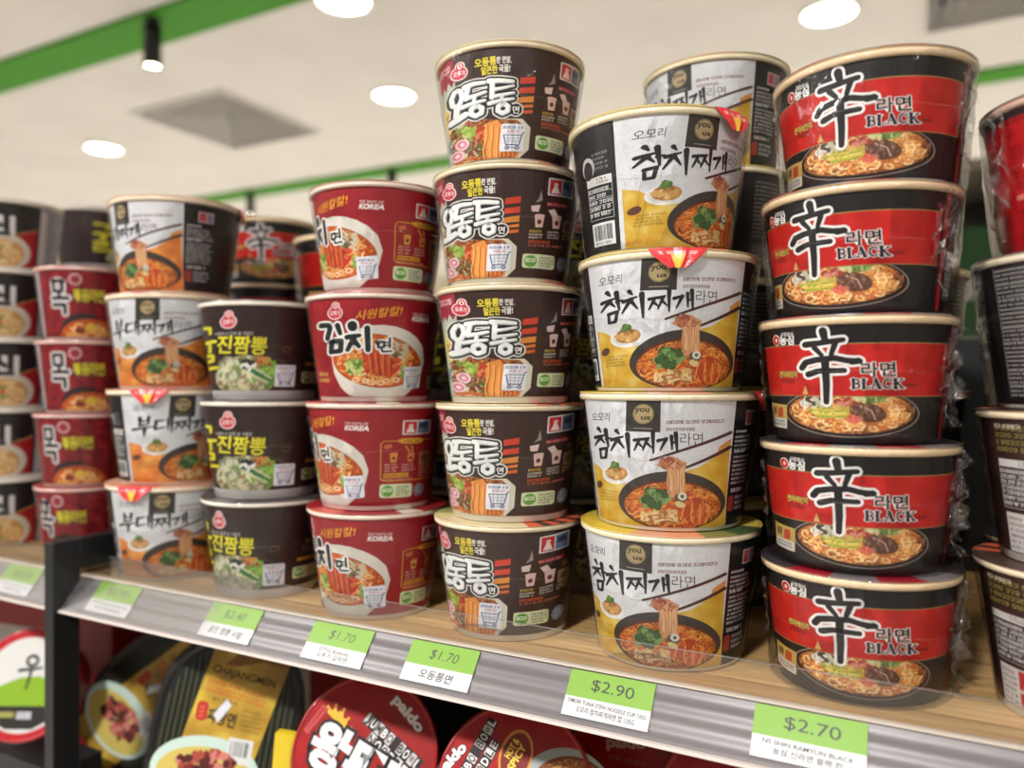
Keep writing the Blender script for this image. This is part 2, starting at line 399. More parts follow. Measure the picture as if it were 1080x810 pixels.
# ------------------------------------------------------------------ dark brown cup with puffy white lettering
OT = dict(Rt=0.0622, Rb=0.0500, H=0.0963)
def art_brown():
    A = Cup(OT['Rt'], OT['Rb'], OT['H'], 0.0055, 0.0930)
    A.frame((88, 912), 172, -86, (205, 882), 768, -26)
    # noodle picture, lower left
    ph = [(160,530),(230,505),(380,520),(530,512),(580,560),(580,690),(535,742),(205,772),(165,700)]
    A.poly(ph, (216, 210, 190), 1)
    A.poly([(160,535),(230,510),(380,520),(505,520),(545,560),(545,690),(500,748),(205,772),(165,700)], SOUP_BROWN(), 1.5)
    A.poly([(335,545),(400,520),(430,560),(425,640),(440,770),(345,775),(360,690),(335,620)], (222, 142, 66), 2)
    for i in range(9): A.stroke([(345+10*i,545+4*i),(352+9*i,620),(342+11*i,690),(356+10*i,765)], 6, [(242,178,104),(200,112,44),(236,160,84)][i%3], 2.3+.05*i)
    for i in range(7): A.stroke([(440+12*i,700),(452+12*i,720),(446+12*i,745)], 7, [(236,150,70),(214,92,44)][i%2], 2.4+.03*i)
    A.blobs(235,600,50,70,60,22,[(150,52,34),(206,190,150),(120,140,60),(90,60,40),(196,110,60)],2,4)
    A.blobs(262,575,32,26,16,20,[(130,158,62),(170,190,90)],3,5)
    A.blobs(320,590,22,30,12,18,[(180,58,38),(206,120,80)],3,6)
    for x, y in ((238,645),(222,705)):
        A.disc(x,y,34,30,(226,190,196),4,rot=30); A.disc(x,y,24,20,(206,120,140),4.4,rot=30); A.disc(x,y,12,10,(232,206,208),4.8,rot=30)
    A.blobs(290,680,45,45,34,16,[(90,96,50),(190,180,150),(120,60,40)],3,8)
    A.blobs(270,745,70,20,30,14,[(206,120,66),(180,70,40),(226,190,140)],3.2,9)
    # stripes to the right of the name
    for y0, y1, c in ((262,306,(206,66,42)),(322,362,(206,70,44)),(376,416,(222,140,58)),(424,446,(218,120,50)),(456,480,(206,96,44))):
        A.poly([(500,y0+14),(583,y0),(583,y1-4),(500,y1+6)], c, 1)
    # puffy name
    S = []
    S += [([(190,334),(206,344),(215,378),(207,414),(190,426),(172,412),(164,378),(174,344),(190,334)], 24), ([(196,430),(196,478)], 30), ([(176,512),(205,500),(240,478)], 34)]
    S += [([(222,325),(265,310),(318,306)], 30, 20), ([(238,330),(232,390)], 26), ([(235,390),(280,376),(328,360)], 26, 16), ([(276,388),(274,420)], 20), ([(218,436),(270,420),(328,408)], 24, 16), ([(290,436),(318,450),(318,480),(290,494),(266,480),(266,452),(290,436)], 26)]
    S += [([(340,300),(395,298),(462,302)], 30, 22), ([(358,305),(362,395)], 26), ([(362,350),(415,340),(470,326)], 20, 12), ([(362,390),(420,378),(474,366)], 22, 14), ([(414,386),(412,410)], 20), ([(352,428),(410,412),(474,400)], 24, 16), ([(424,430),(450,444),(450,472),(424,486),(400,472),(400,446),(424,430)], 26)]
    for pts, w, *r in S: A.stroke(pts, w+38, (220,216,210), 5, (r[0] if r else w)+38)
    A.disc(492,462,40,42,(220,216,210),5)
    for pts, w, *r in S: A.stroke(pts, w+24, (34,26,26), 5.8, (r[0] if r else w)+24)
    A.disc(492,462,32,34,(34,26,26),5.8)
    for pts, w, *r in S: A.stroke(pts, w+3, (160,168,166), 6.6, (r[0] if r else w)+3)
    for pts, w, *r in S: A.stroke([(x-2,y-3) for x,y in pts], w-3, (232,234,230), 7.2, (r[0] if r else w)-3)
    A.text('면', 492, 463, 34, (240,240,236), 7, .02)
    heart_logo(A, 186, 226, 44, 2)
    A.text('오동통', 312, 188, 38, (214,196,60), 2, .04, rot=-8, width=110); A.text('한 면발,', 405, 178, 30, (226,222,214), 2, .03, rot=-4, width=78)
    A.text('얼큰한', 335, 235, 36, (214,196,60), 2, .04, rot=-6, width=84); A.text('국물!', 412, 226, 34, (226,222,214), 2, .03, rot=-4, width=60)
    cart_sticker(A, 425, 545, 552, 706, 7.5)
    micro_mark(A, 725, 150, 870, 252, 2, 14)
    A.rect(725,292,850,314,(150,40,46),2,sk=8); A.scribble(728,295,846,313,1,(226,150,140),3,.7,5,8)
    for x, y in ((690,405),(786,408)): paper_cup_icon(A, x, y, 64, (222,186,180), 2)
    A.poly([(640,318),(690,310),(682,352),(645,350)], (222,196,190), 2); A.poly([(735,340),(770,332),(790,366),(755,372)], (222,196,190), 2)
    A.poly([(660,300),(700,285),(690,225),(678,275)], (150,140,134), 1.5)
    A.rect(825,390,880,470,(146,120,84),2,r=10,sk=5); A.disc(853,432,16,20,(96,66,48),3); A.rect(842,342,868,376,(120,96,44),2,r=6)
    A.scribble(640,455,715,475,1,(206,180,66),2,.7,6); A.scribble(640,478,715,512,2,(216,206,196),2,.6,7); A.scribble(740,460,805,510,3,(206,196,186),2,.6,8); A.scribble(825,476,878,512,2,(196,180,120),2,.6,9)
    A.scribble(640,516,770,536,1,(214,84,44),2,.8,10,4); A.scribble(640,540,860,558,1,(206,110,90),2,.6,12,6)
    eco_mark(A, 614, 600, 792, 684, 2, 8)
    A.disc(836,656,28,42,(150,160,184),2); A.ring(836,656,22,33,5,(86,100,134),3); A.scribble(820,645,852,668,2,(60,70,100),3,.6,4)
    # left side panel: torn pink edge over pale green
    A.flat(-63)
    A.rect(-34, 0, 3, 88, (176,188,168), 1); A.rect(-34,0,3,16,(150,44,60),2)
    A.poly([(-34,16),(3,16),(3,20),(-2,24),(-7,19),(-12,25),(-17,20),(-22,26),(-28,20),(-34,24)], (150,44,60), 2)
    A.scribble(-28,5,0,12,1,(226,180,180),3,.7,3); A.disc(-14,46,10,13,(222,206,80),2); A.scribble(-20,42,-8,50,1,(190,60,50),3,.9,6); A.scribble(-26,30,0,36,1,(196,190,90),2,.7,4); A.rect(-26,64,-4,74,(110,136,140),2,r=2)
    # the back: print, facts table and red microwave square
    A.flat(128)
    A.scribble(-16,6,22,24,4,(140,130,66),2,.6,21); A.scribble(-16,5,10,9,1,(206,196,180),2.4,.6,22)
    facts_table(A, -16, 28, 20, 58, 2, rows=8)
    A.rect(-15,62,20,87,(206,200,196),2); A.rect(2,63,19,75,(180,44,50),3); A.poly([(5,74),(9,66),(13,66),(17,74)],(226,210,208),4); A.disc(11,66,2.2,2.4,(226,210,208),4); A.rect(2,77,19,86,(180,44,50),3); A.ring(10.5,81.5,5,3,1,(226,210,208),4); A.scribble(-13,64,0,86,6,(120,110,108),3,.5,23)
    return A, (56, 35, 30)

# ------------------------------------------------------------------ crimson cup with black brushed lettering and a white bowl
def art_crimson():
    A = Cup(OT['Rt'], OT['Rb'], OT['H'], 0.0045, 0.0930)
    A.frame((62, 962), 78, -26, (192, 932), 745, 4)
    bowl = [(262,462),(290,590),(335,680),(392,738),(470,760),(740,758),(800,690),(845,600),(862,500),(845,400),(800,335),(740,292),(660,262),(580,252),(500,256),(440,275),(400,300)]
    A.poly(bowl, (214,208,196), 1)
    A.disc(556,500,286,184,(170,76,34),1.6,48,rot=10); A.disc(556,500,280,178,SOUP_RED(),2,48,rot=10)
    A.noodles(556,500,276,176,330,10,NOOD+[(220,120,70),(196,84,44)],2.2,3,rot=10)
    A.blobs(575,500,130,90,70,34,[(176,52,30),(196,74,40),(150,40,24),(206,100,50)],3.2,5)
    for i in range(12): A.stroke([(480+15*i,445-3*(i%3)),(500+13*i,520),(520+12*i,605)], 11, [(190,70,40),(206,110,56),(160,44,28)][i%3], 4+.05*i, 7)
    A.blobs(420,540,48,46,34,26,GREENS[:3]+[(206,206,130)],4.8,6); A.stroke([(400,560),(450,600),(490,590)],20,(206,200,140),5.4,12)
    A.blobs(690,430,60,60,26,26,[(196,180,150),(110,96,70),(150,130,96),(90,70,50)],4.8,7)
    for a in ((660,400,720,455),(700,470,745,500),(680,390,640,350),(740,540,700,590)): A.stroke([(a[0],a[1]),(a[2],a[3])],18,(206,190,160),5.6,9)
    A.blobs(735,570,22,44,16,22,GREENS[:3],5,8); A.stroke([(640,610),(690,560),(705,530)],18,(196,44,34),5.8,8)
    for i in range(9): A.ring(430+32*i,648-4*abs(4-i)+8*(i%2),20,13,9,[(236,196,150),(226,150,90),(240,214,176)][i%3],5,12)
    # lettering
    S = [([(182,258),(232,256),(244,275),(232,345)],38,34),([(290,256),(312,312)],36,30),([(262,368),(322,362),(322,432),(262,440),(262,368)],34),
         ([(383,256),(387,268)],62),([(358,338),(432,326)],38,30),([(398,345),(366,425)],36,30),([(398,352),(436,402)],34,28),([(478,275),(494,425)],38,34)]
    S2 = [([(553,372),(590,368),(592,404),(556,408),(553,372)],16),([(624,342),(628,405)],15),([(598,374),(622,372)],11),([(598,394),(624,392)],11),([(578,418),(584,436),(642,432)],15,12)]
    for pts, w, *r in S+S2: A.stroke(pts, w+24, (230,228,222), 7, (r[0] if r else w)+24)
    for pts, w, *r in S+S2: A.stroke(pts, w, (28,34,36), 7.7, (r[0] if r else w))
    heart_logo(A, 268, 158, 50, 2)
    A.text('시원칼칼!', 545, 170, 50, (226,156,44), 2, .012, rot=-8, shear=.25, width=300)
    A.text('THE TASTE OF', 815, 176, 18, (224,190,186), 2, .02, rot=5, width=112); A.text('KOREA', 815, 207, 32, (234,218,214), 2, .05, rot=5, shear=.2, width=118)
    A.text('KIMCHI', 216, 592, 26, (206,150,80), 2, .04, rot=4, width=64); A.text('RAMEN', 226, 634, 26, (206,150,80), 2, .04, rot=4, width=70)
    cart_sticker(A, 735, 545, 842, 700, 8, -12)
    # cooking panel: another quarter turn to the right
    A.frame((102, 985), 118, -62, (216, 955), 772, -16, turn=51)
    micro_mark(A, 776, 165, 935, 265, 2, 22)
    Y = (206,148,50)
    A.stroke([(668,302),(760,306),(950,330)],6,Y,2); A.stroke([(668,302),(652,320),(660,566),(680,582),(940,606)],6,Y,2)
    A.poly([(748,300),(780,290),(880,302),(905,322),(880,340),(800,330),(765,320)],Y,3); A.scribble(790,300,875,324,1,(120,60,30),4,.6,4,10)
    A.poly([(668,330),(715,322),(722,350),(680,360)],(190,100,60),2)
    paper_cup_icon(A, 733, 420, 56, (206,140,60), 2); paper_cup_icon(A, 833, 430, 50, (206,120,56), 2); A.stroke([(800,345),(825,390)],8,(214,150,60),2); A.stroke([(835,350),(842,392)],6,(214,150,60),2)
    A.rect(880,400,942,495,(150,96,60),2,r=10,sk=6); A.disc(911,450,18,24,(110,50,44),3)
    A.scribble(682,460,762,525,3,(220,170,160),2,.5,5); A.scribble(785,470,860,530,3,(220,170,160),2,.5,6); A.scribble(885,505,940,585,4,(206,150,120),2,.5,7)
    A.rect(676,530,826,560,(206,150,46),2.5,sk=6); A.scribble(680,534,820,556,1,(120,40,30),3,.6,8,6); A.scribble(672,564,860,582,1,(220,150,130),2,.6,9,8)
    eco_mark(A, 658, 604, 852, 700, 2, 12)
    A.disc(890,672,30,44,(150,140,160),2); A.ring(890,672,23,34,5,(120,90,110),3)
    A.flat(178); facts_table(A,-20,20,22,66,2,rows=9); A.scribble(-20,70,20,86,4,(220,170,160),2,.5,9)
    A.flat(-88); A.scribble(-12,22,10,80,14,(196,120,120),2,.5,31)
    return A, (146, 24, 34)

# ------------------------------------------------------------------ near-black cup with yellow lettering
def art_darkyellow():
    A = Cup(OT['Rt'], OT['Rb'], OT['H'], 0.0095, 0.0930)
    A.frame((62, 922), 100, 6, (170, 886), 742, 4)
    A.disc(400,640,200,155,noise_mat('print_shellfish', [(0.3,(60,66,30)),(0.45,(150,150,100)),(0.58,(206,200,170)),(0.75,(140,160,70))],50,0.42,5,uv=True,distort=1.2),1,36)
    A.blobs(290,590,64,80,60,34,[(206,204,184),(170,166,140),(190,190,160),(120,120,90)],1.6,3)
    A.blobs(440,600,130,90,90,36,[(120,160,60),(60,110,50),(96,140,56),(206,206,160),(150,120,90)],1.6,4)
    A.blobs(540,620,50,90,40,34,[(120,170,60),(90,140,50),(150,190,80)],2.3,5)
    A.blobs(520,535,50,28,20,26,[(196,130,60),(160,70,40),(206,160,90)],2.4,6); A.blobs(420,555,50,34,16,30,[(216,216,204),(40,40,40),(230,228,220)],2.5,7)
    for a in ((300,530,260,600,250,660),(380,600,450,640,540,690),(430,580,500,610,560,660),(250,660,330,700,420,716)): A.stroke([a[0:2],a[2:4],a[4:6]],26,(200,196,160),3.2,12)
    A.stroke([(440,600),(500,640),(560,670)],30,(50,110,70),3.4,12)
    A.blobs(380,700,150,34,50,26,[(196,186,150),(120,100,70),(150,150,110)],2.8,8)
    heart_logo(A, 266, 222, 56, 2)
    A.text('시원하고 진한 굴 국물맛', 305, 325, 20, (170,164,160), 2, .02, width=250)
    Y = (216,206,46)
    S = [([(100,272),(148,278),(150,318)],22),([(112,386),(188,378)],24),([(150,388),(154,452)],24),([(126,482),(176,484),(178,522),(132,528),(136,580),(214,574)],24)]
    for pts, w in S: A.stroke(pts, w+8, (60,56,20), 4); A.stroke(pts, w, Y, 4.6)
    A.text('진짬뽕', 362, 410, 104, Y, 4.6, .022, rot=3, width=322, outline=((60,56,20), .018))
    cart_sticker(A, 584, 556, 716, 718, 5)
    eco_mark(A, 762, 602, 905, 690, 2, 0)
    A.rect(800,400,876,520,(40,30,30),1.5); A.scribble(808,440,868,500,3,(150,130,110),2,.5,4); A.rect(785,530,886,556,(190,140,50),2); A.disc(838,410,12,14,(150,120,80),2); A.ring(650,440,30,18,5,(110,86,50),2)
    A.ring(560,700,150,190,4,(110,100,90),1.2,30,a0=-80,a1=10)
    A.flat(66); A.rect(0,8,24,22,(206,190,190),2); A.rect(1,9,11,21,(186,50,50),3)
    A.flat(100); A.scribble(-8,14,30,66,12,(190,180,170),2,.5,8)
    A.flat(180); facts_table(A,-20,14,22,64,2,rows=9)
    return A, (44, 28, 25)

# ------------------------------------------------------------------ white cup with black brush lettering, iron pot and a black back panel
YU = dict(Rt=0.0676, Rb=0.0550, H=0.1015)
def art_white(kind):
    A = Cup(YU['Rt'], YU['Rb'], YU['H'], 0.0030, 0.0970)
    A.frame((66, 972), 118, 16, (178, 882), 742, 48)
    OR = kind == 'orange'
    GOLD = noise_mat('print_gold_fade', [(0.35,(196,150,44)),(0.55,(206,168,64)),(0.7,(216,190,110))],6,0.42,2,uv=True) if not OR else noise_mat('print_orange_fade', [(0.35,(206,110,50)),(0.55,(220,136,60)),(0.7,(222,160,80))],6,0.42,2,uv=True)
    def edge(x_top, x_bot, y0, y1, n=2): return [(x_top+(x_bot-x_top)*k/n, y0+(y1-y0)*k/n) for k in range(n+1)]
    # white panel between two angles, in flat millimetres
    fr = A.fr
    A.flat(0); u0, u1 = R(-74)*A.Rm, R(46)*A.Rm
    A.rect(u0, 0, u1, A.Hs, noise_mat('print_silver_paper', [(0.3,(202,203,206)),(0.6,(212,212,214)),(0.8,(220,220,220))], 40, .4, 5, uv=True, spec=.5), 0.6); A.fr = fr
    clipu = lambda pts: pts
    # gold ground, sweeping up to the right
    A.poly([(150,470),(185,490),(230,530),(300,575),(420,560),(520,540),(600,500),(660,480),(740,425),(812,368),(790,770),(560,810),(330,800),(200,765)], GOLD, 1)
    A.poly([(742,440),(815,372),(820,330),(790,350),(760,372)], (206,140,70), 1.3)
    A.stroke([(440,446),(620,380),(816,300)], 11, (74,40,30), 4, 15); A.stroke([(604,480),(700,436),(812,374)], 12, (74,40,30), 4, 17)
    # pot
    A.disc(542,652,248,152,(58,52,48),2,48); A.disc(546,672,228,128,(96,40,22),2.4,48); A.disc(546,676,222,122,SOUP_BROWN(),2.7,48)
    A.noodles(546,676,218,118,620,7,[(212,128,48),(222,152,70),(190,92,36),(206,110,44),(170,66,30)],2.9,12)
    A.blobs(462,640,52,40,46,30,[(60,86,44),(86,116,60),(40,62,34),(120,146,90)],4,2)
    A.blobs(490,735,80,34,40,24,[(206,170,110),(170,120,66),(222,196,140),(140,84,46)],4,3)
    for i in range(5): A.stroke([(430+14*i,725+8*i),(480+12*i,715+8*i),(540+8*i,735+6*i)],8,[(226,200,150),(186,130,76)][i%2],4.7+.05*i,5)
    A.blobs(640,705,66,54,40,34,[(190,84,34),(206,110,50),(170,60,28),(216,140,70)],4,5)
    for i in range(7): A.stroke([(600+18*i,660+6*abs(i-3)),(590+20*i,720),(610+14*i,760)],8,[(220,140,66),(176,70,30)][i%2],4.7+.04*i)
    A.poly([(498,440),(540,424),(588,446),(610,455),(600,500),(606,610),(590,640),(530,630),(516,560),(520,500),(490,480),(470,470)], (196,140,96), 5)
    rg = random.Random(8)
    for i in range(16):
        q = rg.uniform(0, 1); A.stroke([(508+88*q,452),(514+80*q+rg.uniform(-6,6),500),(520+74*q+rg.uniform(-7,7),550),(524+70*q,rg.uniform(590,628))],rg.uniform(3,7),rg.choice([(214,166,120),(176,112,76),(222,180,134),(160,92,62),(200,146,100)]),5.3+.03*i)
    A.blobs(545,462,46,26,20,22,[(150,76,56),(176,110,80),(206,150,110)],5.8,6)
    A.disc(584,634,30,24,(96,80,60),5.8); A.disc(590,627,20,20,(214,210,196),6.2); A.disc(590,627,9,10,(110,96,80),6.5); A.disc(580,668,24,16,(206,190,130),5.9,rot=20)
    # side dish on a plate
    A.disc(272,530,66,46,(226,224,218),2,rot=8); A.disc(272,528,58,38,(206,204,198),2.3,rot=8); A.disc(280,520,54,36,(176,128,72),2.6); A.blobs(280,514,44,26,26,20,[(196,150,90),(150,100,56),(206,170,110)],3,7)
    A.blobs(266,476,22,12,10,14,[(80,110,50),(110,140,70)],3.6,8); A.disc(192,584,16,20,(90,56,44),2.6)
    A.scribble(200,606,285,668,4,(150,120,60),2.6,.5,4,4); A.scribble(196,720,290,744,1,(206,140,50),2.6,.8,5,6)
    # emblem
    A.rect(318,132,484,300,(52,48,44),1.4,sk=4); A.disc(402,212,50,50,(166,146,104),2); A.ring(402,212,46,46,3,(110,96,66),2.4)
    A.text('you',396,196,30,(60,54,44),2.8,.03,width=70); A.text('us',414,232,24,(60,54,44),2.8,.03,width=46); A.stroke([(358,284),(446,286)],4,(150,140,120),2)
    A.text('오모리',186,228,36,(60,56,54),2,.0,width=98)
    A.scribble(512,240,800,262,1,(120,70,60),2,.75,9,-10); A.scribble(512,276,664,296,1,(120,70,60),2,.75,10,-2)
    A.text('라면',630,336,52,(84,70,66),2,-.005,width=106)
    K = (34,32,34)
    tail = [([(362,345),(398,336)],13,10),([(386,342),(364,396)],14,10),([(388,366),(404,382)],11,8),([(402,340),(434,332)],13,10),([(424,338),(404,394)],14,10),([(426,362),(444,380)],11,8),([(450,308),(454,408)],16,10),
            ([(474,346),(514,334)],14,11),([(512,336),(486,394)],15,9),([(536,322),(540,388)],14,10),([(538,356),(552,352)],11),([(556,308),(564,402)],17,11)]
    if not OR:
        head = [([(176,288),(190,306)],16,11),([(160,336),(216,322)],15,11),([(192,334),(160,378)],16,10),([(192,340),(214,364)],13,9),([(216,296),(234,382)],18,12),([(222,342),(244,336)],13,9),([(190,398),(226,390),(222,440),(196,442),(190,398)],13),
                ([(272,298),(286,314)],16,11),([(250,346),(306,328)],15,11),([(282,338),(248,402)],17,10),([(284,348),(312,386)],15,10),([(328,316),(340,432)],20,12)]
    else:
        head = [([(176,300),(180,352)],15,11),([(216,296),(218,346)],15,11),([(180,326),(216,322)],11),([(180,354),(218,348)],13),([(158,382),(244,366)],15,11),([(204,376),(206,432)],17,10),
                ([(254,330),(300,322)],14,10),([(256,332),(254,388),(304,374)],15,11),([(320,312),(324,394)],14,10),([(322,352),(336,348)],11),([(340,300),(346,412)],17,11)]
    brush(A, [(p, w*1.3, w2*.85) for p, w, w2 in [(t[0], t[1], t[2] if len(t) > 2 else t[1]) for t in head+tail]], 5, K)
    # black panels
    A.flat(46)
    A.rect(0,0,R(240)*A.Rm,A.Hs,(24,21,23),0.6)
    A.rect(14,9,30,20,(196,176,180),2); A.rect(15,10,22,19,(170,60,66),3); A.rect(23,10,29,19,(120,110,130),3)
    for y, n, sd in ((23,1,1),(27,4,2),(38,1,3),(42,5,4),(58,2,5)):
        A.scribble(3,y,32 if n>1 else 18,y+n*3.2,n,(206,202,200) if n>1 else (226,224,220),2,.5,sd+60)
    A.rect(2,72,9,84,(150,50,46),2,r=2); A.scribble(11,72,30,84,3,(196,190,190),2,.55,7); A.scribble(4,66,24,70,1,(214,206,200),2,.7,8)
    A.flat(112); A.scribble(-10,8,34,60,14,(120,116,116),2,.45,31); A.rect(-10,64,34,88,(60,56,58),1.5); A.scribble(-8,66,30,86,6,(150,146,146),2,.5,32)
    A.flat(-91)
    facts_table(A,-13,38,14,68,2,rows=6); barcode(A,-12,72,14,89,2); A.disc(-10,30,8,8,(186,182,176),2,a0=0,a1=360); A.disc(-10,32,6,7,(40,36,38),2.6); A.scribble(-4,20,12,34,4,(130,130,134),2,.5,33)
    A.flat(-140); A.scribble(-22,10,22,70,16,(130,126,126),2,.45,34)
    return A, (24, 21, 23)

# ------------------------------------------------------------------ black bowl-shaped cup with a red belt and a brushed character
SB = dict(Rt=0.0633, Rb=0.0535, H=0.0845)
HANJA = [([(352,150),(360,192)],38,30),([(272,212),(330,206),(438,192)],30,24),([(312,226),(344,262)],26,20),([(404,206),(386,258)],28,22),
         ([(256,320),(272,296),(320,284),(400,276),(450,288),(506,292)],30,26),([(500,290),(470,298)],30,22),([(284,352),(330,336),(440,334)],30,24),([(358,296),(362,400),(360,482)],36,26)]
WX = 1.3
def serif_black(A, x, y, h, lv):
    """BLACK in a fat serif hand, drawn stroke by stroke"""
    def letter(ch, ox):
        T, t = .33, .12; out = []
        ln = lambda pts, w: out.append(([(ox+px*h*WX, y+(py-.5)*h) for px, py in pts], w*h))
        if ch == 'B':
            ln([(.2,.03),(.2,.97)],T); ln([(.02,.04),(.45,.04)],t); ln([(.02,.96),(.48,.96)],t); ln([(.25,.5),(.45,.5)],t)
            ln([(.45,.05),(.58,.14),(.6,.27),(.55,.40),(.44,.48)],.18); ln([(.46,.52),(.62,.62),(.65,.74),(.60,.88),(.46,.95)],.19)
        if ch == 'L':
            ln([(.2,.03),(.2,.97)],T); ln([(.02,.04),(.42,.04)],t); ln([(.02,.96),(.62,.96),(.66,.74)],t)
        if ch == 'A':
            ln([(.36,.02),(.62,.96)],T); ln([(.36,.04),(.10,.96)],t); ln([(.2,.64),(.5,.64)],t); ln([(0,.97),(.24,.97)],t); ln([(.46,.97),(.80,.97)],t)
        if ch == 'C':
            ln([(.66,.30),(.56,.08),(.40,.03)],.12); ln([(.40,.03),(.20,.18),(.14,.5),(.20,.80),(.40,.96)],.2); ln([(.40,.97),(.58,.90),(.68,.70)],t); ln([(.67,.02),(.67,.3)],t)
        if ch == 'K':
            ln([(.2,.03),(.2,.97)],T); ln([(.02,.04),(.40,.04)],t); ln([(.02,.96),(.40,.96)],t); ln([(.68,.05),(.28,.55)],t); ln([(.36,.42),(.66,.95)],.22); ln([(.54,.04),(.80,.04)],t); ln([(.50,.96),(.86,.96)],t)
        return out
    adv = {'B':.74,'L':.70,'A':.80,'C':.76,'K':.84}; ox = x - sum(adv[c] for c in 'BLACK')*h*WX/2
    for ch in 'BLACK':
        for pts, w in letter(ch, ox):
            A.stroke(pts, w+.13*h, (232,226,222), lv); A.stroke(pts, w, (34,28,40), lv+.7, cap=w>.15*h, n=8)
        ox += adv[ch]*h*WX
def egg_logo(A, x, y, k, lv):
    A.disc(x, y, .42*k, .60*k, (226,214,208), lv, rot=-10); A.disc(x-.02*k, y+.03*k, .36*k, .52*k, (186,34,40), lv+.5, rot=-10); A.disc(x, y+.02*k, .12*k, .22*k, (226,190,180), lv+1, rot=-10)
def art_belt():
    A = Cup(SB['Rt'], SB['Rb'], SB['H'], 0.0025, 0.0795)
    A.frame((38, 946), 132, -22, (104, 846), 646, 14)
    fr = A.fr
    BAND = noise_mat('print_red_belt', [(0.35,(172,26,22)),(0.6,(192,34,28)),(0.8,(200,42,34))],5,0.4,2,uv=True)
    # bowl
    A.disc(455,530,286,118,(150,134,124),1,56); A.disc(455,530,281,114,(34,20,18),1.3,56); A.disc(455,526,266,104,SOUP_BROWN(),1.6,56)
    A.noodles(455,526,258,100,460,9,[(236,186,116),(222,156,84),(242,206,150),(206,130,66),(196,110,56)],1.8,21)
    A.blobs(305,482,56,26,30,20,[(206,200,186),(70,58,50),(180,170,150),(220,214,204)],3,2)
    A.blobs(375,520,90,20,36,16,[(180,160,70),(140,150,70),(200,176,96)],3,3)
    for i in range(5): A.stroke([(280+10*i,515+9*i),(350+12*i,524+7*i),(420+10*i,516+8*i)],12,[(206,176,64),(150,164,60),(226,200,110)][i%3],3.7+.05*i,8)
    A.blobs(440,482,46,20,24,15,[(170,70,60),(140,60,50),(200,130,110)],3.2,4)
    A.disc(530,528,76,44,(100,66,50),3.4,rot=12); A.blobs(530,528,64,34,60,13,[(120,82,64),(92,60,48),(140,104,84)],3.7,5); A.stroke([(500,500),(545,520),(560,560)],6,(200,160,140),4.4)
    A.blobs(550,464,70,10,30,18,[(110,130,60),(90,116,56),(150,166,96),(196,190,140)],3.4,6); A.blobs(480,560,30,12,12,18,[(214,110,90),(196,80,60)],3.6,7)
    # belt all the way round, thin gold edges
    A.flat(0); U = math.pi*A.Rm
    A.rect(-U,0,U,13.8,(22,18,18),4.5); A.rect(-U,14.2,U,48.0,BAND,4.6)
    A.rect(-U,13.6,U,14.3,(150,120,70),4.9); A.rect(-U,47.9,U,48.5,(150,120,70),4.9)
    A.fr = fr
    A.rect(300,446,560,470,(196,180,150),1.2)
    # red upright strip and black side
    A.flat(64); A.rect(0,0,3.2,A.Hs,(18,14,14),5.2); A.rect(3.2,0,8,A.Hs,(170,28,30),5.4); A.rect(8,0,60,A.Hs,(22,18,18),5.2)
    A.scribble(12,8,52,34,10,(150,146,140),5.8,.5,3); facts_table(A,12,38,50,68,5.8,rows=8)
    A.scribble(0.6,46,2.6,72,8,(130,40,40),5.6,.6,9)
    A.flat(-150); A.rect(-26,0,30,A.Hs,(22,18,18),5.2); A.scribble(-20,8,24,66,16,(150,146,140),5.8,.5,4)
    A.fr = fr
    brush(A, HANJA, 6, (30,27,28), outline=[((226,222,218),23)])
    for pts, w, *r in HANJA: A.stroke(pts, w, (30,27,28), 7.2, r[0])
    egg_logo(A, 132, 186, 44, 6); A.text('사람중심',184,160,16,(206,200,196),6,.03,width=62); A.text('농심',184,188,34,(232,230,226),6,.04,width=70)
    A.text('라면',580,330,50,(28,24,26),7.4,.025,width=144,outline=((232,226,222),.04))
    serif_black(A, 574, 396, 44, 6.4)
    A.rect(686,396,734,410,(140,26,26),5.6)
    A.text('전자레인지',188,352,24,(206,180,80),6.6,.03,width=86,outline=((30,24,24),.06)); A.scribble(152,370,222,396,2,(46,30,28),6,.7,6)
    A.poly([(256,446),(268,404),(282,446)],(196,160,90),6)
    A.rect(96,490,180,606,(190,160,84),5,sk=10); A.rect(104,560,178,606,(206,200,190),5.4,sk=9); A.rect(134,512,160,560,(180,70,44),5.6,r=4); A.rect(106,510,126,545,(120,90,60),5.5); A.scribble(110,568,172,600,2,(80,70,66),5.8,.6,7,6)
    return A, (26, 21, 20)

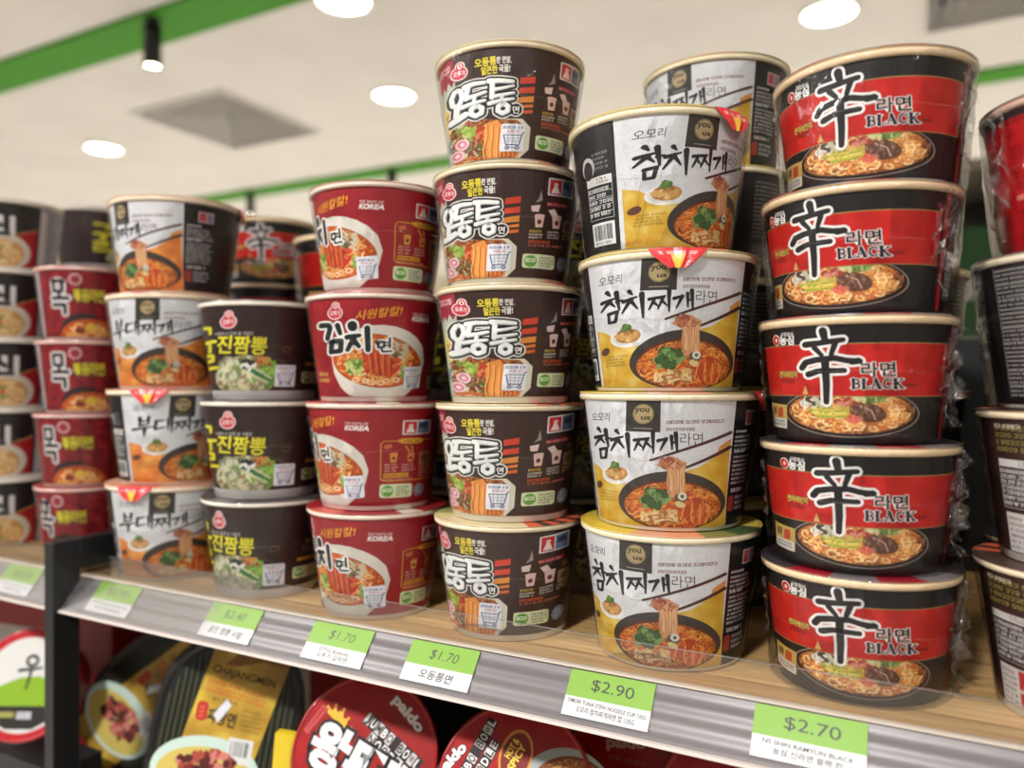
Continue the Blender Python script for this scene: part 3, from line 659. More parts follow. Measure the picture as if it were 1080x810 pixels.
# ------------------------------------------------------------------ dark red cup with a yellow strip of print (out of focus, far left)
EC = dict(Rt=0.0545, Rb=0.0450, H=0.0868)
def art_maroon():
    A = Cup(EC['Rt'], EC['Rb'], EC['H'], 0.0030, 0.0830)
    A.flat(0)
    A.rect(-62,0,62,80,noise_mat('print_maroon_flames', [(0.35,(96,18,26)),(0.55,(130,24,30)),(0.72,(150,44,36))],10,0.42,3,uv=True),1)
    A.poly([(-30,80),(-26,62),(-12,52),(6,52),(26,64),(34,80)],(46,34,34),2); A.disc(4,82,34,24,SOUP_RED(),2.6,30); A.noodles(4,80,30,18,90,2.0,NOOD,2.8,4); A.disc(6,68,6,4,(216,180,60),3.6); A.disc(-6,72,6,4,(130,44,30),3.6)
    A.rect(-14,26,22,40,(110,30,34),1.6)
    for i, ch in enumerate('볶음라면'): A.text(ch, -8+8.0*i, 30.5, 11.5, (206,196,50), 4, .025, rot=-3, width=8.0, outline=((70,30,20), .03))
    S = [([(-44,14),(-34,14)],4),([(-44,14),(-44,26),(-34,26),(-34,14)],4),([(-46,34),(-28,34)],4.4),([(-38,28),(-38,34)],4),([(-46,42),(-32,42),(-32,52)],4.4)]
    for pts, w in S: A.stroke([(x+10,y) for x,y in pts], w+4.4, (206,200,198), 3); A.stroke([(x+10,y) for x,y in pts], w, (30,26,28), 4)
    A.disc(-10,12,7,7,(190,150,150),3); A.disc(-10,12,5,5,(140,40,44),3.5)
    A.flat(52); A.rect(0,0,7,80,(150,60,50),2); A.rect(10,50,44,62,(170,170,190),2); A.scribble(12,8,44,46,8,(150,90,90),2,.5,3)
    A.flat(-74); A.rect(-20,0,6,80,(166,164,170),2); A.scribble(-18,8,4,76,16,(110,106,112),3,.5,5)
    return A, (112, 20, 28)

# ------------------------------------------------------------------ black cup with white bowl on a red foot and a pale printed back (far left)
FC = dict(Rt=0.0650, Rb=0.0560, H=0.0888)
def art_blackbowl():
    A = Cup(FC['Rt'], FC['Rb'], FC['H'], 0.0030, 0.0830)
    A.flat(0)
    A.poly([(-120,80),(-120,54),(-40,50),(0,42),(34,30),(34,80)],(160,30,36),1)
    A.stroke([(-60,52),(0,42.5),(34,30)],1.2,(190,150,80),1.6)
    A.disc(-4,62,31,23,(206,196,182),2,36); A.disc(-7,64,26,19,(190,140,84),2.5,36); A.noodles(-7,64,25,18,140,2.0,[(216,176,116),(226,196,146),(196,150,90)],2.8,5); A.blobs(-12,62,12,8,14,4,[(120,140,60),(190,80,60),(90,110,50)],3.6,3)
    A.rect(-30,16,8,40,(214,212,208),2); A.text('신',-11,28,19,(30,26,28),3,.07,width=28)
    A.flat(36); A.rect(-1.2,0,52,80,noise_mat('print_pale_facts', [(0.3,(150,154,176)),(0.6,(176,178,196)),(0.8,(196,196,206))],14,0.45,2,uv=True),2)
    A.rect(0,4,9,76,(206,204,200),2.5); A.scribble(12,6,48,70,18,(120,122,150),3,.45,5)
    A.flat(-110); A.rect(-30,0,30,80,(40,36,38),2); A.scribble(-26,8,26,70,16,(150,146,146),3,.5,6)
    return A, (26, 23, 23)

# ------------------------------------------------------------------ plain bright red back, and a black one with a grid of print (far right)
def art_red():
    A = Cup(OT['Rt']+.004, OT['Rb']+.002, OT['H'], 0.0030, 0.0930)
    A.flat(0)
    U = math.pi*A.Rm; A.rect(-U,0,U,7,(36,32,34),1); A.poly([(-U,7),(U,7),(U,9),(0,11),(-U,9)],(150,26,28),.8)
    for x in (-46,-24,-2,20): A.scribble(x,24,x+19,52,9,(132,16,20),2,.6,int(x)+60)
    A.scribble(-46,64,40,84,6,(140,18,22),2,.5,8); A.rect(-46,55,10,58.5,(206,110,106),2,sk=-3)
    A.ring(10,18,5,6,1,(220,150,146),2); A.scribble(16,14,40,22,2,(226,170,166),2,.6,4)
    A.flat(-78); A.rect(-18,30,4,90,(40,36,30),2); A.scribble(-16,34,2,86,9,(176,156,50),3,.6,12)
    return A, (186, 24, 28)
def art_grid():
    A = Cup(OT['Rt']+.004, OT['Rb']+.002, OT['H'], 0.0030, 0.0930)
    A.flat(0)
    A.rect(-40,4,-8,86,(44,42,44),1)
    for i in range(9): A.stroke([(-40,6+9*i),(-8,6+9*i)],.4,(150,148,146),2)
    A.stroke([(-40,4),(-40,86)],.4,(150,148,146),2); A.stroke([(-8,4),(-8,86)],.4,(150,148,146),2); A.scribble(-39,5,-9,86,30,(150,146,142),2,.5,14)
    A.rect(-4,6,8,50,(60,54,40),1); A.scribble(-3,8,7,48,12,(190,170,110),2,.5,5)
    A.disc(26,66,24,22,(190,110,50),1); A.noodles(26,66,23,20,120,2,NOOD,1.5,6); A.rect(10,2,40,40,(90,76,44),1); A.scribble(12,4,38,34,7,(200,186,140),2,.5,7)
    return A, (20, 18, 19)
# ------------------------------------------------------------------ building one cup of each kind
PAPER = lambda: mat((226, 220, 206), 0.5, 0.3)
def lid_mesh(name, Rt, H, base, sectors, edge, seg=96):
    """foil lid: flat disc with coloured print round its edge"""
    bm = bmesh.new(); cols = [base] + [c for _, _, c in sectors]; mats = [mat(c, 0.32, 0.5) for c in cols] + [mat(edge, .45, .3)]
    def mi(k):
        a = math.degrees(2*math.pi*(k+.5)/seg); a = a-360 if a > 180 else a
        for i, (a0, a1, c) in enumerate(sectors):
            if a0 <= a < a1: return i+1
        return 0
    prof = [(Rt+.0024, H-.0016), (Rt+.0031, H-.0008), (Rt+.0029, H-.0001), (Rt-.004, H), (Rt-.016, H), (Rt*.3, H)]
    rings = lathe(bm, prof, seg)
    for f in bm.faces:
        c = f.calc_center_median()
        if c.z < H-.0006: f.material_index = len(mats)-1; continue
        a = math.atan2(c.x, -c.y) % (2*math.pi); f.material_index = mi(int(a/(2*math.pi)*seg)) if math.hypot(c.x, c.y) > Rt*.32 else 0
    bm.faces.new(rings[-1]); bm.faces.new(list(reversed(rings[0])))
    for f in bm.faces: f.smooth = False
    me = bpy.data.meshes.new(name); bm.to_mesh(me); bm.free()
    for m in mats: me.materials.append(m)
    return me
def wrap_mesh(name, Rt, Rb, H, slack, seed, fins=(), seam=0.55, amp=0.0006):
    rg = random.Random(seed); bm = bmesh.new()
    ph = [(rg.randint(3, 19), rg.uniform(0, 6.28), rg.uniform(-60, 60), rg.uniform(.2, 1)) for _ in range(7)]
    rb = Rb + .0014 + slack*(Rt-Rb)
    def warp(r, z, a):
        k = sum(w*math.sin(n*a + p + q*z) for n, p, q, w in ph)/3
        return r + amp*k*(1.0 if z < H*.93 else .2), z
    prof = [(rb-.001, .0012)]
    n = 12
    for i in range(n+1):
        z = .002 + (H-.0045-.002)*i/n
        t = i/n; prof.append((rb + (Rt+.0034-rb)*t**(.8 if slack > .1 else 1.0) + (.0006 if abs(t-seam) < .5/n else 0), z))
    prof += [(Rt+.0034, H-.0005), (Rt+.0005, H+.0003)]
    lathe(bm, prof, 80, warp=warp)
    zs = seam*H; rs = rb + (Rt+.0034-rb)*seam**(.8 if slack > .1 else 1.0) + .0010
    lathe(bm, [(rs, zs), (rs+.0001, zs+.0007)], 80, 1, warp=lambda r, z, a: (warp(r, z, a)[0], z + .0012*math.sin(2*a+seed) + .0004*math.sin(7*a)))
    for (deg, z0, z1, out) in fins:
        nu, nv = 5, 16; grid = []
        for j in range(nv+1):
            row = []
            for i in range(nu+1):
                t = i/nu; z = z0 + (z1-z0)*j/nv; base = rb + (Rt+.003-rb)*max(0, min(1, z/H))
                ln = out*(.55+.45*math.sin(j*1.3+seed)+.25*rg.uniform(-1, 1))
                a = R(deg) + (t*.05*math.sin(j*.9+seed*2) + rg.uniform(-.035, .035)*t)
                r = base - .001 + ln*t
                row.append(bm.verts.new((r*math.sin(a), -r*math.cos(a), z + rg.uniform(-.002, .002)*t)))
            grid.append(row)
        for j in range(nv):
            for i in range(nu): bm.faces.new((grid[j][i], grid[j][i+1], grid[j+1][i+1], grid[j+1][i])).material_index = 1
    for f in bm.faces: f.smooth = True
    me = bpy.data.meshes.new(name); bm.to_mesh(me); bm.free()
    me.materials.append(film_mat('clear_shrink_film' if slack < .1 else 'clear_loose_film', .012, .5 if slack < .1 else .6, .13, 1.0, 42 if slack < .1 else 50, stretch=(1, 1, .35)))
    me.materials.append(film_mat('crumpled_film', .10, .75, .10, 1.0, 160))
    return me
def make_cup(name, art, base_col, D, lid, sectors=(), rim=(224, 206, 176), rim_h=.0045, slack=0.0, fins=(), tab=False, seed=1, foot=None):
    Rt, Rb, H = D['Rt'], D['Rb'], D['H']
    root = empty(name, (0, 0, -5))
    bm = bmesh.new()
    lathe(bm, [(Rb-.004, .0045), (Rb-.0034, .0002), (Rb-.0006, 0), (Rb, .0008), (Rt-.0004, H-.002), (Rt-.003, H-.0018)], 96)
    bm.verts.ensure_lookup_table()
    disc_face(bm, Rb-.004, .0045, 96, flip=True); disc_face(bm, Rt-.003, H-.0018, 96)
    bmesh.ops.remove_doubles(bm, verts=bm.verts, dist=1e-6)
    link('cup_body', bm, mat(foot or (226, 220, 208), 0.5, 0.3), root, True)
    link('printed_sleeve', art.sleeve('printed_sleeve', base_col), None, root)
    bm = bmesh.new(); zc = H-.001-rim_h/2; rc = Rt+.0008
    lathe(bm, [(rc+.0021*math.cos(t), zc+rim_h/2*math.sin(t)) for t in [2*math.pi*k/12 for k in range(12)]], 96, closed=True)
    link('rim', bm, mat(rim, 0.5, 0.3), root, True)
    link('lid', lid_mesh('lid', Rt, H, lid, sectors, rim), None, root)
    if tab:
        bm = bmesh.new(); nu, nv = 14, 6; g = []
        for j in range(nv+1):
            s = j/nv; row = []
            for i in range(nu+1):
                t = 2*i/nu-1; a = R(17)*t*(1-.72*s**1.3); r = Rt+.0036+.0022*math.sin(s*2.2)+.0007*math.sin(9*t)
                row.append(bm.verts.new((r*math.sin(a), -r*math.cos(a), H+.0003-.0145*s)))
            g.append(row)
        for j in range(nv):
            for i in range(nu):
                f = bm.faces.new((g[j+1][i], g[j+1][i+1], g[j][i+1], g[j][i])); f.material_index = 1 if (i in (5, 6, 7, 8) and j >= 2) else (2 if j == 1 and i % 3 and 1 < i < 12 else 0)
        link('pull_tab', bm, [mat((206, 50, 56), .3, .5), mat((226, 176, 60), .35, .5), mat((226, 150, 146), .35, .5)], root)['label'] = 'red and yellow pull tab folded over the rim'
    w = link('plastic_wrap', wrap_mesh('plastic_wrap', Rt, Rb, H, slack, seed, fins), None, root); w['label'] = 'clear plastic wrap'
    return root

DARK = (52, 44, 42)
def K_brown():
    a, b = art_brown()
    return make_cup('brown_noodle_cup', a, b, OT, (206, 190, 150), [(-180,-110,(70,50,44)),(-110,-84,(150,150,90)),(-84,-62,(206,190,130)),(24,34,(206,90,56)),(34,40,(60,40,36)),(40,50,(206,90,56)),(50,56,(60,40,36)),(56,68,(206,90,56)),(68,74,(60,40,36)),(74,88,(206,90,56)),(88,180,(70,50,44))], seed=3, foot=(222,216,202))
def K_crimson():
    a, b = art_crimson()
    return make_cup('crimson_noodle_cup', a, b, OT, (146, 30, 38), [(-30, 8, (196,90,80)), (60, 80, (206,190,170))], rim=(222,202,186), seed=4, foot=(224,214,204))
def K_dark():
    a, b = art_darkyellow()
    return make_cup('dark_noodle_cup', a, b, OT, (74, 66, 66), [(-50, -20, (110,104,104))], rim=(218,210,196), seed=5, foot=(206,202,196))
def K_white(kind):
    a, b = art_white(kind)
    if kind == 'gold': return make_cup('white_noodle_cup', a, b, YU, (206,176,60), [(-180,-95,(214,184,70)),(-20,4,(206,150,120)),(4,26,(214,140,100)),(26,50,(120,120,60)),(50,80,(60,80,46)),(80,120,(206,180,80))], rim=(226,212,180), rim_h=.0052, slack=.06, tab=True, seed=6)
    return make_cup('white_noodle_cup', a, b, YU, (206,150,120), [(-60,-20,(206,90,70))], rim=(226,206,180), rim_h=.0052, slack=.06, tab=True, seed=7)
def K_belt():
    a, b = art_belt()
    return make_cup('belted_noodle_bowl', a, b, SB, (50, 44, 46), [(-90,-50,(60,54,56)),(-50,-22,(150,30,40)),(-22,4,(110,104,106)),(4,30,(140,30,40)),(30,60,(120,112,112))], rim=(226,198,160), rim_h=.0056, slack=.5, fins=((62,.012,.081,.011),(56,.030,.070,.007),(69,.020,.080,.007),(-80,.03,.070,.003)), seed=8, foot=(40,34,34))
def K_maroon():
    a, b = art_maroon()
    return make_cup('maroon_noodle_cup', a, b, EC, (150, 60, 60), [], rim=(214,176,164), rim_h=.004, seed=9)
def K_bowl():
    a, b = art_blackbowl()
    return make_cup('black_noodle_cup', a, b, FC, (206, 200, 190), [], rim=(222,214,200), rim_h=.0048, seed=10)
DR = dict(Rt=OT['Rt']+.003, Rb=OT['Rb']+.002, H=OT['H'])
def K_red():
    a, b = art_red()
    return make_cup('red_noodle_cup', a, b, DR, (70, 66, 70), [], rim=(206,170,150), rim_h=.0048, slack=.5, fins=((-52,.01,.09,.008),(-45,.03,.094,.006)), seed=11)
def K_grid():
    a, b = art_grid()
    return make_cup('black_noodle_cup', a, b, DR, (60, 56, 58), [], rim=(214,200,176), rim_h=.0048, slack=.4, fins=((-50,.03,.09,.008),), seed=12)
makers = {'brown': K_brown, 'crimson': K_crimson, 'dark': K_dark, 'gold': lambda: K_white('gold'), 'orange': lambda: K_white('orange'), 'belt': K_belt, 'maroon': K_maroon, 'bowl': K_bowl, 'red': K_red, 'grid': K_grid}
HT = {'brown': OT['H'], 'crimson': OT['H'], 'dark': OT['H'], 'gold': YU['H'], 'orange': YU['H'], 'belt': SB['H'], 'maroon': EC['H'], 'bowl': FC['H'], 'red': DR['H'], 'grid': DR['H']}
protos = {}; taken = set()
def cup(kind, x, y, z, delta, label, group, scale=1.0, cat='noodle cup', tab=None, tip=(0, 0)):
    if kind not in protos: protos[kind] = makers[kind]()
    if kind in taken: r = copy_thing(protos[kind])
    else: r = protos[kind]; taken.add(kind)
    r.location = (x, y, z); r.rotation_euler = (R(tip[0]), R(tip[1]), math.atan2(-x, y) + R(delta)); r.scale = (scale,)*3
    for ch in r.children:
        if ch.name.startswith('pull_tab'): ch.rotation_euler = (0, 0, R(tab) if tab is not None else 0)
    return tag(r, label, cat, group)
RIGHT = Vector((math.cos(YAW), math.sin(YAW)))
def stack(kind, x, y, deltas, labels, group, shifts=None, scale=1.0, cat='noodle cup', tabs=None):
    z = SH + .0005
    for i, d in enumerate(deltas):
        s = shifts[i] if shifts else 0.0
        k = kind[i] if isinstance(kind, (list, tuple)) else kind
        cup(k, x + RIGHT.x*s, y + RIGHT.y*s, z, d, labels[i], group, scale, cat, tabs[i] if tabs else None)
        z += HT[k]*scale + .0006
def ords(n): return {5: ['bottom', 'second from bottom', 'middle', 'second from top', 'topmost'], 4: ['bottom', 'second from bottom', 'second from top', 'topmost'], 3: ['bottom', 'middle', 'topmost'], 6: ['bottom', 'second from bottom', 'third from bottom', 'third from top', 'second from top', 'topmost']}[n]
def names(n, fmt): return [fmt % o for o in ords(n)]

# front row, from the right
stack(['brown', 'brown', 'grid', 'red'], 0.0995, .607, [-172, -168, -14, -4],
      ['dark brown noodle cup showing its facts table, bottom of the rightmost stack', 'dark brown noodle cup showing its facts table, resting on another at far right', 'black noodle cup with a grid of small print, below the red one at right', 'bright red noodle cup with dark red small print, topmost at far right'],
      'mixed noodle cups in the rightmost stack', [0, .002, .003, .008])
stack('belt', -.0372, .603, [7, 7, 0, -10, 0], names(5, '%s black noodle bowl with red belt and brushed character, front stack of five'), 'black and red noodle bowls in the front stack', [.001, 0, -.001, .001, .010], cat='noodle bowl')
stack('gold', -.1745, .601, [-6, 0, 11, 46], names(4, '%s white and yellow noodle cup with black brush lettering, front stack of four'), 'white and yellow noodle cups in the front stack', [.001, 0, -.001, -.009], tabs=[150, 78, -5, 6])
stack('brown', -.3160, .596, [-9, -3, 12, 0, 10], names(5, '%s dark brown noodle cup with puffy white lettering, stack of five'), 'dark brown noodle cups with puffy lettering', [0, .001, .001, -.001, .001])
stack('crimson', -.4535, .588, [-41, -60, 0, -50], names(4, '%s crimson noodle cup with black lettering over a white bowl, stack of four'), 'crimson noodle cups', [0, -.001, -.002, .002])
stack('dark', -.596, .588, [-15, -3, 0], names(3, '%s near-black noodle cup with yellow lettering, front stack of three'), 'near-black noodle cups with yellow lettering', [.001, 0, -.002])
stack('orange', -.744, .594, [5, 22, -8, -40], names(4, '%s white and orange noodle cup with black brush lettering, stack of four'), 'white and orange noodle cups', [0, .001, 0, .002], tabs=[-40, -44, 120, 120])
stack('maroon', -.915, .602, [-24, -15, -3, -2], names(4, '%s dark red noodle cup with yellow print, stack left of the black post'), 'dark red noodle cups left of the post', [0, -.001, .001, 0])
stack('bowl', -1.083, .597, [2, -2, 6, 4, 2], names(5, '%s black noodle cup with pale printed back panel, leftmost stack'), 'black noodle cups in the leftmost stack', [0, 0, .001, -.001, .001])
# the row behind
stack('gold', -.176, .770, [-75, -66, -80, -70, -14], ['black panel of a noodle cup, bottom behind the white and yellow stack', 'black panel of a noodle cup, second up behind the white and yellow stack', 'black panel of a noodle cup in the gap left of the red-belted bowls', 'noodle cup with black panel and red pull tab, under the tall white one behind', 'white noodle cup topmost at the back, beside the red-belted stack'], 'white noodle cups in the back row', tabs=[70, 70, 70, 66, 150])
stack('gold', -.028, .775, [-80, -95, -70], names(3, '%s noodle cup with black print panel, in the gap beside the red-belted stack'), 'black-panelled noodle cups behind the red-belted stack', tabs=[60, 50, 70])
stack('belt', .118, .775, [40, 60, 30], names(3, '%s black and red bowl behind the rightmost stack'), 'black and red bowls at back right', cat='noodle bowl')
stack('dark', -.322, .760, [20, 35, 30, 40], names(4, '%s near-black noodle cup behind the brown stack'), 'near-black noodle cups behind the brown stack')
stack('dark', -.468, .755, [30, 45, 38], names(3, '%s near-black noodle cup behind the crimson stack'), 'near-black noodle cups behind the crimson stack')
stack('belt', -.628, .768, [20, 30, 24, 20], names(4, '%s black and red bowl at back, right of the tall blurred stack'), 'black and red bowls behind the near-black stack', scale=1.14, cat='noodle bowl')
stack('belt', -.782, .775, [5, 8, -30, 85, 8], names(5, '%s black and red bowl in the tall stack behind near-black cups'), 'black and red bowls in the tall back stack', cat='noodle bowl')
stack('dark', -1.175, .790, [60, 80, 70, 64, 75], names(5, '%s near-black noodle cup far back, between the two leftmost stacks'), 'near-black noodle cups at back left')

# ------------------------------------------------------------------ the shelf unit
WOOD = noise_mat('pale_oak_board', [(0.25, (160, 124, 78)), (0.5, (190, 152, 100)), (0.75, (208, 174, 124))], 9, 0.42, 7, stretch=(1.2, 22, 22), spec=.35)
STEEL = mat((22, 23, 25), 0.45, 0.4)
RAILM = noise_mat('ridged_grey_plastic', [(0.3, (100, 95, 97)), (0.5, (112, 107, 108)), (0.7, (124, 119, 120))], 3, 0.38, 2, stretch=(.15, 26, 26), spec=.5, metal=.12)
CLEAR = film_mat('clear_acrylic', .05, .6, .06, .06, 6, stretch=(.1, 1, 1))
DECK = -.360
def shelf_unit(x0, x1, label, post, risers):
    u = empty('shelf_unit', ((x0+x1)/2, .75, 0)); ox, oy = u.location.x, u.location.y
    def L(name, bm, m, par=u, **k):
        bmesh.ops.translate(bm, verts=bm.verts, vec=(-ox, -oy, 0)); return link(name, bm, m, par, **k)
    bm = bmesh.new(); box(bm, x0, x1, .531, 1.0, SH-.024, SH)
    bmesh.ops.bevel(bm, geom=bm.edges[:], offset=.0015, segments=2, affect='EDGES')
    L('wooden_board', bm, WOOD)
    bm = bmesh.new(); box(bm, x0, x1, .50, 1.0, SH+DECK-.02, SH+DECK); L('lower_board', bm, WOOD)
    for (ra, rb_, rd, rz) in risers:
        bm = bmesh.new(); box(bm, ra, rb_, .535, rd, SH+DECK+.0005, SH+rz); L('display_riser', bm, STEEL)
    bm = bmesh.new(); box(bm, x0, x1, 1.0, 1.018, 0, SH+.26); L('back_panel', bm, STEEL)
    # sloped price rail with ridges
    bm = bmesh.new()
    top, bot = Vector((.5295, SH-.001)), Vector((.505, SH-.0315)); t = (bot-top); n = Vector((t.y, -t.x)).normalized()
    pr = []
    N = 40
    for i in range(N+1):
        s = i/N; r = .0004*math.cos(s*math.pi*2*3)
        p = top + t*s + n*r; pr.append(p)
    back = [p - n*.003 for p in pr][::-1]
    loop = pr + back
    A_ = [bm.verts.new((x0, p.x, p.y)) for p in loop]; B_ = [bm.verts.new((x1, p.x, p.y)) for p in loop]
    k = len(loop)
    for i in range(k): bm.faces.new((A_[i], A_[(i+1) % k], B_[(i+1) % k], B_[i]))
    bm.faces.new(A_[::-1]); bm.faces.new(B_)
    bmesh.ops.recalc_face_normals(bm, faces=bm.faces)
    rail = L('price_rail', bm, RAILM)
    bm = bmesh.new()
    q0, q1 = top + n*.0026, bot + n*.0030
    vs = [bm.verts.new(p) for p in ((x0, q0.x, q0.y), (x1, q0.x, q0.y), (x1, q1.x, q1.y), (x0, q1.x, q1.y))]; bm.faces.new(vs[::-1])
    bmesh.ops.solidify(bm, geom=bm.faces[:], thickness=.0006)
    L('clear_cover', bm, film_mat('clear_rail_cover', .03, .55, .12, .10, 5, stretch=(.3, 1, 1)), rail)
    bm = bmesh.new(); box(bm, x0, x1, .5015, .5070, SH-.0345, SH-.0320); L('rail_edge', bm, mat((206, 196, 190), .25, .6), rail)
    bm = bmesh.new(); box(bm, x0, x1, .5265, .5315, SH-.0005, SH+.0012); L('rail_edge', bm, mat((196, 184, 170), .2, .6), rail)
    # clear upright lip with a polished edge
    bm = bmesh.new(); box(bm, x0+.004, x1, .5298, .5310, SH, SH+.0245); lip = L('clear_lip', bm, CLEAR)
    bm = bmesh.new(); box(bm, x0+.004, x1, .5297, .5311, SH+.0243, SH+.0248); L('lip_edge', bm, film_mat('polished_acrylic_edge', .55, .6, .1, .0), lip)
    if post:
        bm = bmesh.new(); box(bm, x0-.017, x0-.001, .497, .527, 0, SH+.040); box(bm, x0-.017, x0-.001, .527, .690, SH+.006, SH+.040)
        bmesh.ops.bevel(bm, geom=bm.edges[:], offset=.001, segments=1, affect='EDGES')
        L('upright_frame', bm, STEEL)['label'] = 'black square steel upright with a bar running back'
    bm = bmesh.new(); box(bm, x0, x1, .56, 1.0, 0, .09); L('base_plinth', bm, STEEL)
    return tag(u, label, 'shelf unit', None)
shelf_unit(-.812, .75, 'oak shelf unit with grey price rail and black steel upright at its left end', True, ((-.79, -.565, .590, -.246), (-.56, .74, .74, -.214)))
shelf_unit(-2.2, -.834, 'oak shelf unit continuing left of the black upright', False, ((-1.4, -.875, .595, -.236),))

# ------------------------------------------------------------------ price tags in the rail
GREEN = (122, 166, 54)
def price_tag(x, w, price, lines, hand, label, turn=0.0, ink=(46, 52, 50)):
    A = Art(); h = .0330*1000; W = w*1000
    A.rect(0, 0, W, h, (204, 204, 206), 0); A.rect(0, h*.42, W, h, GREEN, 1)
    A.fr = lambda a, b: (a, h-b)
    A.text(price, W*.53, h*.30, h*.25 if not hand else h*.24, ink, 2, -.008 if hand else .0, rot=2, shear=.15 if hand else 0, width=W*(.5 if not hand else .42))
    for i, (tx, hh, wd) in enumerate(lines): A.text(tx, W*.5, h*(.70+.15*i) if len(lines) > 1 else h*.78, h*hh, (44, 46, 48), 2, .010, rot=2, shear=.15 if hand else 0, width=W*wd)
    me = A.mesh('price_tag', lambda u, v, l: ((u-W/2)*.001, (v-h/2)*.001, l*.00004))
    o = bpy.data.objects.new('price_tag', me); C.objects.link(o)
    # lie on the sloped rail
    top, bot = Vector((0, .5295, SH-.001)), Vector((0, .505, SH-.0315)); t = (bot-top).normalized()
    n = Vector((0, t.z, -t.y)).normalized()
    if n.y > 0: n = -n
    c = (top+bot)/2 + n*.0012; c.x = x; c += t*-.0010
    M = Matrix((Vector((1, 0, 0)), -t, n)).transposed().to_4x4()
    o.matrix_world = Matrix.Translation(c) @ M @ Matrix.Rotation(R(turn), 4, 'Z')
    tag(o, label, 'price tag', 'price tags in the shelf rail')
    return o
price_tag(-.060, .068, '$2.70', [('NS SHIN RAMYUN BLACK', .085, .8), ('농심 신라면 블랙 컵', .10, .6)], False, 'printed green and white price tag reading $2.70 under the red-belted bowls')
price_tag(-.194, .0645, '$2.90', [('OMORI TUNA STEW NOODLE CUP 135G', .085, .92), ('오모리 참치찌개라면 컵 135G', .10, .68)], False, 'printed green and white price tag reading $2.90 under the white and yellow cups')
price_tag(-.337, .064, '$1.70', [('오동통면', .17, .5)], True, 'handwritten green and white price tag reading $1.70 under the brown cups')
price_tag(-.442, .066, '$1.70', [('OTG Kimchi', .10, .5), ('오뚜기 김치면', .11, .52)], True, 'handwritten green and white price tag under the crimson cups', 0)
price_tag(-.571, .066, '$2.40', [('굴진 짬뽕 사발', .17, .66)], True, 'handwritten green and white price tag reading $2.40 under the near-black cups')
price_tag(-.742, .066, '$2.90', [('OMORI BUDAE STEW NOODLE CUP', .07, .86), ('오모리 부대찌개라면 컵', .08, .62)], False, 'printed green and white price tag nearest the black upright, under the orange cups')
price_tag(-.912, .066, '$2.50', [('SPICY NOODLE CUP', .07, .8), ('볶음라면 컵', .08, .5)], False, 'blurred green and white price tag left of the black upright')

# ------------------------------------------------------------------ packs standing on the lower shelf
def facing(o, p, tilt=0.0, spin=0.0, side=0.0):
    """turn local +Z towards the aisle with a lean, then spin about it"""
    n = Vector((math.sin(R(side)), -math.cos(R(side))*math.cos(R(tilt)), math.sin(R(tilt)))).normalized()
    up = Vector((0, 0, 1)); x = up.cross(n).normalized(); y = n.cross(x)
    M = Matrix((x, y, n)).transposed().to_4x4()
    o.matrix_world = Matrix.Translation(p) @ M @ Matrix.Rotation(R(spin), 4, 'Z')
LR = .0675
def lid_art_jumbo():
    A = Art(); cx, cy, r = 564, 555, 468; k = LR*1000/r
    A.fr = lambda x, y: ((x-cx)*k, -(y-cy)*k)
    A.disc(cx, cy, r*.985, r*.985, noise_mat('red_lid_foil', [(0.3,(132,14,16)),(0.6,(156,20,20)),(0.8,(170,30,26))], 4, .4, 2, uv=True, spec=.3), 0, 64)
    A.text('paldo', 822, 300, 62, (232,226,224), 3, .05, rot=43, width=270, outline=((50,20,24), .05)); A.scribble(745,320,860,340,1,(120,80,40),2,.7,3,90)
    for body, x, y, w in (('JUMBO BOWL', 742, 462, 470), ('NOODLE', 716, 540, 340)):
        n = len(body); ca, sa = math.cos(R(35)), math.sin(R(35))
        A.stroke([(x-ca*w*.5, y-sa*w*.5), (x+ca*w*.5, y+sa*w*.5)], 84, (36,28,30), 1.6, cap=False)
        for i, ch in enumerate(body):
            if ch == ' ': continue
            d = (i+.5)/n*w - w/2; px, py = x+ca*d, y+sa*d
            inv = i % 2 == 0
            if inv: A.stroke([(px-ca*.42*w/n, py-sa*.42*w/n), (px+ca*.42*w/n, py+sa*.42*w/n)], 70, (214,208,206), 2.2, cap=False)
            A.text(ch, px, py, 54, (40,32,34) if inv else (226,222,220), 3, .03, rot=35, width=w/n*.72)
    pts = [(285,318),(292,285),(318,305),(338,275),(352,312),(396,300),(398,345),(432,350),(425,385),(455,402),(410,420),(370,375),(320,345)]
    A.poly(pts, (214,170,50), 3)
    for q in ((285,282),(338,270),(396,294),(434,345),(458,400)): A.disc(q[0],q[1],9,9,(214,170,50),3,10)
    A.text('왕뚜껑', 560, 625, 210, (222,222,224), 4, .055, rot=24, width=760, outline=((34,26,28), .07))
    A.stroke([(160,440),(265,285)], 34, (206,110,110), 1.2, cap=False); A.stroke([(163,438),(262,289)], 26, (170,34,36), 1.4, cap=False); A.scribble(170,420,270,436,1,(206,120,116),2,.6,5,-120)
    A.disc(420, 905, 150, 70, (206,200,190), 1.2); A.disc(420, 905, 130, 58, SOUP_BROWN(), 1.5)
    return A
